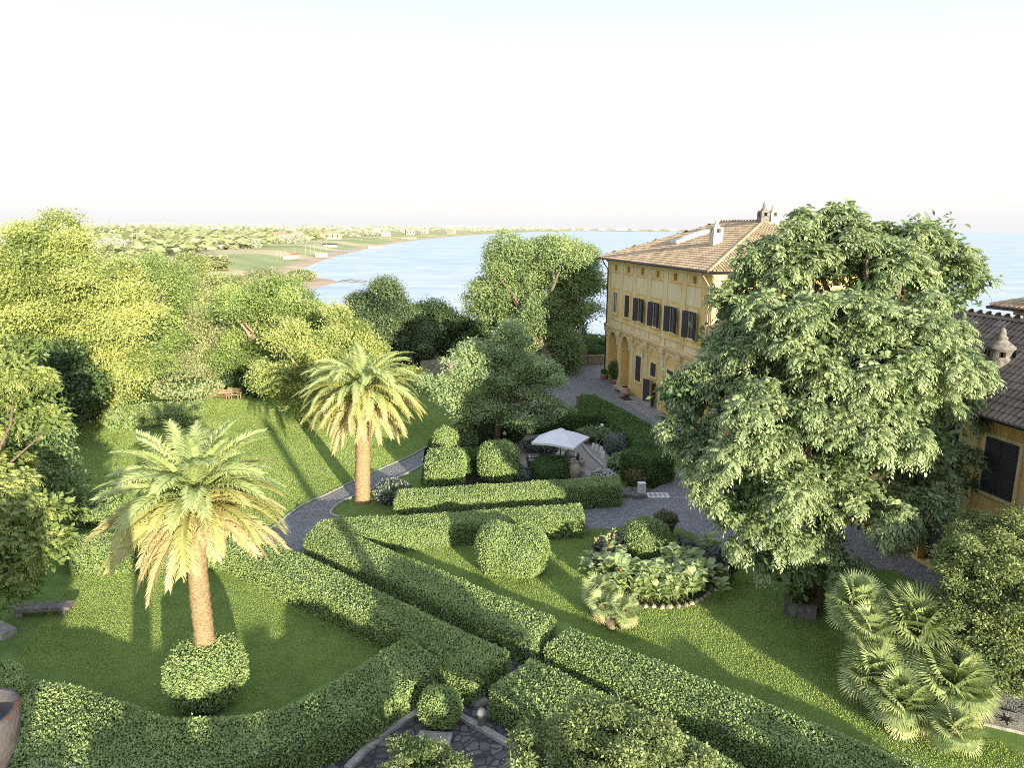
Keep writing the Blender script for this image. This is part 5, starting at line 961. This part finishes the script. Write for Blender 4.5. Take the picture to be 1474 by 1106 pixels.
mb = MB(); mb.box(-.6, .6, -.35, .35, 0, .55); mb.box(-.64, .64, -.39, .39, .551, .6); o = mb.build('stone_trough', 'stone_dark', None, at(1150, 884)); o.rotation_euler[2] = -.3; tag(o, 'dark stone trough in the shade under the walnut tree', 'trough')
topiary('yellowing plant in the dark stone trough under the walnut', at(1150, 884)+[0, 0, .5], (.5, .35), .6, leaf=.13, mat='autumn_leaf', name='potted_plant', cat='plant')
# terrace and garden walls
def wall_run(label, pts, h, t=.5, mat='rubble', z0=0., name='stone_wall'):
    p = [at(*q)[:2] for q in pts]; mb = MB()
    for a, c in zip(p[:-1], p[1:]):
        d = (c-a)/np.linalg.norm(c-a); s = np.array([-d[1], d[0]])*t/2; q = [a-s, c-s, c+s, a+s]; mb.add([(*k, z) for z in (z0-.1, h) for k in q], [(3, 2, 1, 0), (4, 5, 6, 7), (0, 1, 5, 4), (1, 2, 6, 5), (2, 3, 7, 6), (3, 0, 4, 7)])
        s2 = s*1.15; q = [a-s2, c-s2, c+s2, a+s2]; mb.add([(*k, z) for z in (h+.001, h+.1) for k in q], [(3, 2, 1, 0), (4, 5, 6, 7), (0, 1, 5, 4), (1, 2, 6, 5), (2, 3, 7, 6), (3, 0, 4, 7)])
    return tag(mb.build(name, mat), label, 'wall')
wall_run('rough stone wall ending beside the terrace near the villa', [(790, 527), (843, 525)], 2.1, .6); wall_run('low rough stone wall between the terrace wall and the villa', [(845, 525), (872, 524)], .95, .5)
wall_run('stone wall glimpsed behind the leaning garden tree', [(606, 548), (660, 546), (700, 543)], 1.9, .5)
wall_run('ochre strip added for the sunlit ground glimpsed under the far trees', [(170, 552), (260, 547), (345, 548), (400, 549)], 1.7, .4, 'ochre', name='sunlit_ground_strip')  # ochre strip added in place of sunlit ground glinting through the trees
tl = MB(); tl.box(-4.5, 4.5, -6, 0, 0, .35); o = tl.build('terrace_lawn', 'lawn', None, at(850, 521)+[0, 6.2, 0]); tag(o, kind='structure')
mb = MB(); mb.lathe([(.7, 0), (.8, .5), (.86, .55), (.86, .62), (.7, .62)], n=18); tag(mb.build('planter', 'terracotta', None, at(797, 532)), 'round terracotta planter against the terrace wall', 'planter')
def potted(px, py, r, h, lb, mat='hedge_leaf_dark'):
    o = empty('potted_shrub', at(px, py), 0, lb, 'potted shrub'); mb = MB(); mb.lathe([(.25, 0), (.38, .45), (.42, .5), (.36, .5)], n=14); mb.build('pot', 'terracotta', o)
    k = int(900*r*h); P = unit(k)*np.array([r, r, h/2])*rng.uniform(.6, 1.05, k)[:, None]+np.array([0, 0, .45+h/2]); q = link('foliage', qmesh('foliage', quads(P, unit(k)+[0, 0, .2], unit(k), .22, .1), rng.uniform(.1, .8, k)), mat, o)
potted(885, 553, .75, 1.9, 'leafy shrub in a pot between the two open arches of the villa'); potted(972, 606, .85, 2.1, 'leafy shrub in a pot against the villa near the walnut tree')
potted(869, 546, .3, .6, 'small terracotta pot at the far corner of the villa')
M_ = np.array(Matrix.Rotation(-TH, 3, 'Z'))
def vl(x, y, z=0): return M_@np.array([x, y, z])+np.array([14.2, 53.5, 0])
mb = MB(); mb.box(-.3, .3, -1.3, 1.3, .3, .45); mb.box(-.25, .25, -1.2, -.8, 0, .3); mb.box(-.25, .25, .8, 1.2, 0, .3); o = mb.build('stone_bench', 'clay_pale', None, vl(-.9, 15.9)); o.rotation_euler[2] = -TH; tag(o, 'pale stone bench by the second arch of the villa', 'stone bench')
mb = MB(); mb.lathe([(.2, 0), (.36, .2), (.38, .45), (.26, .7), (.3, .75), (.2, .75)], n=16); tag(mb.build('amphora', 'terracotta', None, vl(-.9, 14.2)), 'rounded clay jar at the near end of the villa bench', 'jar')
mb = MB(); mb.box(-.45, .45, -.8, .8, .005, .02); o = mb.build('drain_grate', 'dark_metal', None, vl(-1.3, 13.2)); o.rotation_euler[2] = -TH; tag(o, 'dark metal grate in the paving by the villa door', 'grate')
gst = MB(); gst.add([vl(x, y, .008) for x, y in ((-1.9, -2), (-.05, -2), (-.05, 14.5), (-1.9, 14.5))], [(0, 1, 2, 3)]); tag(gst.build('pebble_strip', cobble('pebbles', (.30, .29, .27), (.52, .50, .47), 9., (.2, .2, .19)).name), kind='structure')
mb = MB(); mb.lathe([(.3, 0), (.32, .9), (.4, .95), (.4, 1.05), (.1, 1.1)], n=4, smooth=False); tag(mb.build('bollard', 'stone_dark', None, at(834, 587)), 'squat dark stone post at the tip of the villa hedge', 'post')
# star plaque in the paving on the right
sp_ = at(1447, 1040); mb = MB(); mb.box(-.65, .65, -.5, .5, 0, .10); o = mb.build('star_plaque', 'stone', None, sp_); o.rotation_euler[2] = -.42; tag(o, 'pale stone slab with an eight-pointed star set by the right path', 'plaque')
mb = MB(); v = []
for k in range(16): a = k*math.pi/8; r = .40 if k % 4 == 0 else (.30 if k % 2 == 0 else .10); v.append((r*math.cos(a), r*math.sin(a), .104))
mb.add(v, [tuple(range(16))]); s_ = mb.build('star', 'dark_metal', o)
mb = MB(); q = [(.22+.02*math.cos(a), 0, 0) for a in (0,)]; mb.tube([(.32*math.cos(a), .2*math.sin(a), .04+.02*math.sin(3*a)) for a in np.linspace(0, 5.6, 24)], [.022]*24, 6); tag(mb.build('garden_hose', 'rattan', None, at(1234, 985)), 'coil of grey garden hose at the edge of the right lawn', 'hose')
# courtyard basin blocks
mb = MB(); mb.box(-.5, .5, -.3, .3, 0, .12); mb.box(.02, .04, -.3, .3, .121, .123); o = mb.build('stone_slab', 'stone', None, at(625, 1068)); o.rotation_euler[2] = -.1; tag(o, 'pale cracked stone slab below the small round bush', 'stone slab')
mb = MB(); mb.lathe([(.13, 0), (.12, .45), (.17, .5), (.1, .62), (.03, .64)], n=10); tag(mb.build('bollard', 'stone', None, at(693, 1048)), 'little pale stone post on the courtyard kerb', 'post')
mb = MB()
for k in range(5): mb.lathe([(.03, 0), (.2, .02), (.16, .12), (.03, .15)], (-.6+k*.3+rng.uniform(-.1, .1), rng.uniform(-.12, .12), 0), 7, smooth=False)
tag(mb.build('loose_stones', 'stone', None, at(712, 1012)), 'few pale loose stones at the end of the lowest hedge', 'stones')
# ================================================================== PLAIN: scrub, trees, houses, beach things
far_m = []
for i in range(6):
    V, t, C, R = crown_quads([((0, 0, 1.0), (1.5, 1.4, 1.1)), ((rng.uniform(-.8, .8), rng.uniform(-.6, .6), 1.5), (.9, .9, .8))], .34, 1.3, .55, asp=.6, shell=.7); far_m.append(qmesh('scrub_tree', V, t))
    far_m[-1].materials.append(MATS['leaf_scrub' if i < 3 else 'leaf_scrub_hazed'])
def land_ok(p, m): return sdist(np.array([p]))[0] > m
def ground(p): return float(landz(np.array([p]))[0][0])
k = 0
for i in range(3000):                        # individually standing scrub trees on the plain
    px, py = rng.uniform(-20, 470), 326+ (rng.random()**1.3)*88; p = at(px, py, -3.)[:2]; r = np.linalg.norm(p)
    if not (95 < r < 1500) or not land_ok(p, 30+.02*r) or (370 < px < 470 and 352 < py < 382) : continue
    if 250 < px < 440 and 366 < py < 388 and rng.random() < .92: continue
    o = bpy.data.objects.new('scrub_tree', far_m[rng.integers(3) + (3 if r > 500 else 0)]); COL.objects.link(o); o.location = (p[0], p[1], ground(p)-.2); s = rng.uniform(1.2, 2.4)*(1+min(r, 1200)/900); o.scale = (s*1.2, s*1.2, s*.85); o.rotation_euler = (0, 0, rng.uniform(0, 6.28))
    tag(o, 'rounded scrub tree on the coastal plain towards the horizon', 'scrub tree', 'scrub trees on the coastal plain'); k += 1
    if k >= 230: break
V0, t0, _, _ = crown_quads([((0, 0, .6), (1., 1., .8))], .6, 1.0, .6, asp=.7, shell=.8); VS, TS = ([], []), ([], [])
for i in range(5200):                        # woodland that reads as one mass towards the horizon
    r = math.exp(rng.uniform(math.log(420), math.log(14000))); a = math.radians(rng.uniform(-50, 6)); p = np.array([r*math.sin(a), r*math.cos(a)])
    if not land_ok(p, 60+.03*r): continue
    if math.sin(p[0]*.006+1)*math.sin(p[1]*.004)+.4*math.sin(p[0]*.017)*math.sin(p[1]*.013) < -.25: continue
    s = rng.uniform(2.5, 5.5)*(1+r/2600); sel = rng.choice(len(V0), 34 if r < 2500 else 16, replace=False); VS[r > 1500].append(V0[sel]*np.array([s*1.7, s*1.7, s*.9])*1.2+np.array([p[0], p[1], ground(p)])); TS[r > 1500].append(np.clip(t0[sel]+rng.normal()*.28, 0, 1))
for k in (0, 1): tag(link('far_woodland', qmesh('far_woodland', np.concatenate(VS[k]), np.concatenate(TS[k])), ('leaf_scrub', 'leaf_scrub_hazed')[k]), kind='stuff')
HS = [(150, 348, 1), (205, 351, 0), (275, 356, 1), (290, 357, 0), (308, 360, 0), (346, 352, 0), (352, 353, 1), (372, 348, 1), (395, 345, 1), (402, 347, 0), (418, 349, 1), (430, 346, 1), (300, 348, 0), (440, 340, 1), (460, 343, 0), (480, 345, 1), (510, 340, 0), (535, 338, 1), (555, 340, 0), (590, 338, 1), (612, 336, 0), (340, 342, 0), (380, 338, 1), (225, 330, 0), (260, 329, 0), (285, 329.5, 0), (315, 329, 0), (105, 328, 0), (175, 328, 1), (195, 328.5, 1), (540, 334, 0), (650, 336, 1)]
hpos = ['behind the tall golden tree', 'amid scrub', 'beside the dry field', 'by the tamarisks', 'near the beach path', 'above the dry field', 'near the beach huts', 'inland of the beach']
def far_house(i, px, py, t):
    p = at(px, py, -3.)[:2]; r = np.linalg.norm(p); z = ground(p)-.3; k = 1.05*min(1+r/1300, 3.2); wx, wy, h = rng.uniform(7, 13)*k, rng.uniform(5, 8)*k, (3.2+1.4*(i % 2))*min(k, 2.4)
    o = empty('far_house', (p[0], p[1], z), rng.uniform(-.5, .5), ('white' if t == 0 else 'ochre')+' low house with a red tiled roof, number of the row unseen', 'house', 'houses scattered over the coastal plain'); w_ = MB(); w_.box(-wx/2, wx/2, -wy/2, wy/2, 0, h); w_.build('wall', 'far_white' if t == 0 else 'far_ochre', o)
    o['label'] = 'small %s house with a red tile roof among the scrub of the far plain' % ('white' if t == 0 else 'ochre')
    f = MB(); e_ = .5*k; rh = 1.6*min(k, 2.4); f.add([(-wx/2-e_, -wy/2-e_, h), (wx/2+e_, -wy/2-e_, h), (wx/2+e_, wy/2+e_, h), (-wx/2-e_, wy/2+e_, h), (-wx/2*.5, 0, h+rh), (wx/2*.5, 0, h+rh)], [(0, 1, 5, 4), (1, 2, 5), (2, 3, 4, 5), (3, 0, 4), (3, 2, 1, 0)]); f.build('roof', 'far_roof', o)
    for s in range(3): x = -wx/2+wx*(s+.5)/3; q = MB(); q.box(x-.5*k, x+.5*k, -wy/2-.04, -wy/2-.005, h*.35, h*.75); q.build('window', 'shutter', o)
for i, (px, py, t) in enumerate(HS): far_house(i, px, py, t)
for i, (px, wd, hh) in enumerate(((845, 60, 10), (868, 90, 14), (895, 130, 20), (913, 50, 13), (945, 80, 10), (970, 90, 13), (760, 60, 8), (800, 80, 9), (990, 60, 10), (825, 50, 11))):   # pale town on the far shore
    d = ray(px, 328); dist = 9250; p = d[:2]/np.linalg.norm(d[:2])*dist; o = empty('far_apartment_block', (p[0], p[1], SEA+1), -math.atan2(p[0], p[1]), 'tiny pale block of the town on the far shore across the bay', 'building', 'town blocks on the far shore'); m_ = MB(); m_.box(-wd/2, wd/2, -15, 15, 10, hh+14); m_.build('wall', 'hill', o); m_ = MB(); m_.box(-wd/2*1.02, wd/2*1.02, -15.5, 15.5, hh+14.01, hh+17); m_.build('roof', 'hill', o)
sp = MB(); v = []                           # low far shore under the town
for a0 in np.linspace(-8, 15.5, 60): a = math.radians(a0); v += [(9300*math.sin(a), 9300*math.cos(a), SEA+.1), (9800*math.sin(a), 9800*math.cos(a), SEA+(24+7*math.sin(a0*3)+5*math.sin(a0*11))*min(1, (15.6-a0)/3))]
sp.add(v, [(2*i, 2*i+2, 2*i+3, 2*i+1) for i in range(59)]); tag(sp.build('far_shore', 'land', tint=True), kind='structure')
def on(px, py, z=-5.5): p = at(px, py, z); return np.array([p[0], p[1], ground(p[:2])])
for i, (px, py) in enumerate(((404, 372), (411, 371), (440, 366), (447, 364), (453, 363), (461, 362), (399, 374), (425, 368), (470, 360), (520, 351), (548, 348))):
    mb = MB(); h = (5, 6, 9, 7, 8, 6, 6, 7, 7, 9, 9)[i]; mb.tube([(0, 0, 0), (0, 0, h)], [.09, .07], 6); mb.tube([(-.4, 0, h-.4), (.4, 0, h-.4)], [.05, .05], 6); tag(mb.build('utility_pole', 'far_white', None, on(px, py)), 'thin pale pole standing behind the beach', 'pole', 'thin poles behind the beach')
for i, (px, py) in enumerate(((478, 365), (484, 364.5), (490, 363), (496, 362), (502, 361.2), (508, 360.5), (472, 366))):
    o = empty('beach_umbrella', on(px, py, -6.5), 0, 'blue beach umbrella in the row at the water side', 'beach umbrella', 'blue umbrellas on the beach'); mb = MB(); mb.tube([(0, 0, 0), (0, 0, 2.4)], [.04, .04], 5); mb.build('pole', 'far_white', o); mb = MB(); mb.lathe([(1.9, 1.9), (1.0, 2.4), (.03, 2.7)], n=8); mb.build('canopy', 'blue_cloth', o)
for i, (px, py, w_, m_, lb) in enumerate(((415, 371, 7, 'far_roof', 'low beach hut with a red roof among the dry grass, left of the beach'), (424, 369, 5, 'red_cloth', 'small red-roofed beach kiosk beside the hut'), (462, 366, 9, 'far_ochre', 'sand-coloured beach building by the blue umbrellas'), (475, 356, 14, 'dark_metal', 'long dark flat roof behind the beach'), (540, 354, 16, 'far_ochre', 'long ochre bathing hut on the middle beach'), (588, 343, 30, 'far_roof', 'red-roofed bathing station farther up the beach'))):
    o = empty('beach_hut', on(px, py), .3, lb, 'hut'); mb = MB(); mb.box(-w_/2, w_/2, -2, 2, 0, 2.4); mb.build('wall', 'far_white', o); mb = MB(); mb.add([(-w_/2-.5, -2.6, 2.4), (w_/2+.5, -2.6, 2.4), (w_/2+.5, 2.6, 2.4), (-w_/2-.5, 2.6, 2.4), (-w_/2-.5, 0, 3.4), (w_/2+.5, 0, 3.4)], [(0, 1, 5, 4), (2, 3, 4, 5), (1, 2, 5), (3, 0, 4), (3, 2, 1, 0)]); mb.build('roof', m_, o)
# a walker on the headland: one skinned body
p = on(452.5, 398.5, -6.9); me = bpy.data.meshes.new('person')
J = [(0, 0, .95), (0, 0, 1.2), (0, 0, 1.45), (0, .02, 1.56), (0, .03, 1.68), (.2, 0, 1.42), (.27, .02, 1.15), (.26, .1, .9), (-.2, 0, 1.42), (-.27, -.02, 1.15), (-.26, .06, .9), (.1, .0, .9), (.12, .10, .5), (.12, .05, .06), (.12, .17, .03), (-.1, 0, .9), (-.12, -.08, .5), (-.12, -.16, .07), (-.12, -.04, .03)]
E_ = [(0, 1), (1, 2), (2, 3), (3, 4), (2, 5), (5, 6), (6, 7), (2, 8), (8, 9), (9, 10), (0, 11), (11, 12), (12, 13), (13, 14), (0, 15), (15, 16), (16, 17), (17, 18)]
me.from_pydata(J, E_, []); o = link('person', me, 'skin_shirt'); o.location = p; md = o.modifiers.new('skin', 'SKIN'); rs = [.15, .14, .15, .06, .11, .06, .045, .035, .06, .045, .035, .10, .065, .045, .04, .10, .065, .045, .04]
for i, r in enumerate(rs): me.skin_vertices[0].data[i].radius = (r, r)
me.skin_vertices[0].data[0].use_root = True; o.modifiers.new('sub', 'SUBSURF').levels = 1; tag(o, 'tiny dark-clothed person walking on the rocky headland by the sea', 'person')
bk = MB(); q = on(430, 402, -5); tag(topiary('dry yellow scrub clump on top of the headland bank', on(434, 400, -6), (6, 4), 4.5, leaf=.5, mat='leaf_scrub', name='scrub_bush', cat='bush'))
FLP = []                                     # dry leaves scattered on the drive and lawns
for poly_, k in ((DRIVE, .9), ([(540, 780), (840, 760), (1060, 800), (1250, 960), (1400, 1050), (1340, 1105), (820, 903)], .8), ([(60, 960), (100, 830), (330, 812), (585, 925), (400, 1020)], .8), ([(200, 770), (110, 610), (400, 580), (620, 640), (418, 735)], .35)):
    FLP.append(tri_sample(ccw([at(*q) for q in poly_]), k))
FLP = np.concatenate(FLP); k = len(FLP); q = quads(np.c_[FLP, rng.uniform(.015, .05, k)], unit(k)*[1, 1, .25], unit(k)*[.4, .4, .2]+[0, 0, 1.], rng.uniform(.06, .13, k), rng.uniform(.04, .07, k))
tag(link('fallen_leaves', qmesh('fallen_leaves', q, rng.random(k)), 'frond_dry'), kind='stuff')
# ================================================================== GRASS: real blades on the lawns near the viewer
LW = [([(20, 960), (100, 830), (330, 812), (420, 850), (585, 925), (500, 965), (400, 1020), (235, 1030), (100, 980)], 420, .045), ([(540, 780), (840, 760), (980, 770), (1060, 800), (1120, 860), (1250, 960), (1400, 1050), (1480, 1090), (1480, 1200), (1340, 1105), (820, 903), (800, 890), (640, 824)], 380, .048), ([(90, 770), (110, 610), (300, 572), (400, 580), (640, 590), (620, 640), (520, 688), (418, 735), (372, 770)], 160, .065), ([(570, 722), (610, 690), (640, 700), (570, 740), (485, 745)], 90, .06), ([(560, 650), (610, 560), (700, 560), (690, 590)], 40, .09)]
GV, GT = [], []
for poly_, dn, hgt in LW:
    T_ = tri_sample(ccw([at(*q) for q in poly_]), dn*2.2); n = len(T_); hh = hgt*rng.uniform(.6, 1.3, n); d = unit(n)*[.55, .55, 0]+[0, 0, 1.]
    GV.append(quads(np.c_[T_, np.full(n, -.005)], d, unit(n)*[1, 1, .2], hh, hgt*.55, .1, .35)); GT.append(.45+.10*lump(T_, .45)+.12*lump(T_, .13)+.05*np.sin(T_[:, 1]*5.2+T_[:, 0]*.6)+rng.normal(size=n)*.2)
tag(link('grass', qmesh('grass', np.concatenate(GV), np.concatenate(GT)), 'grass_blade'), kind='stuff')
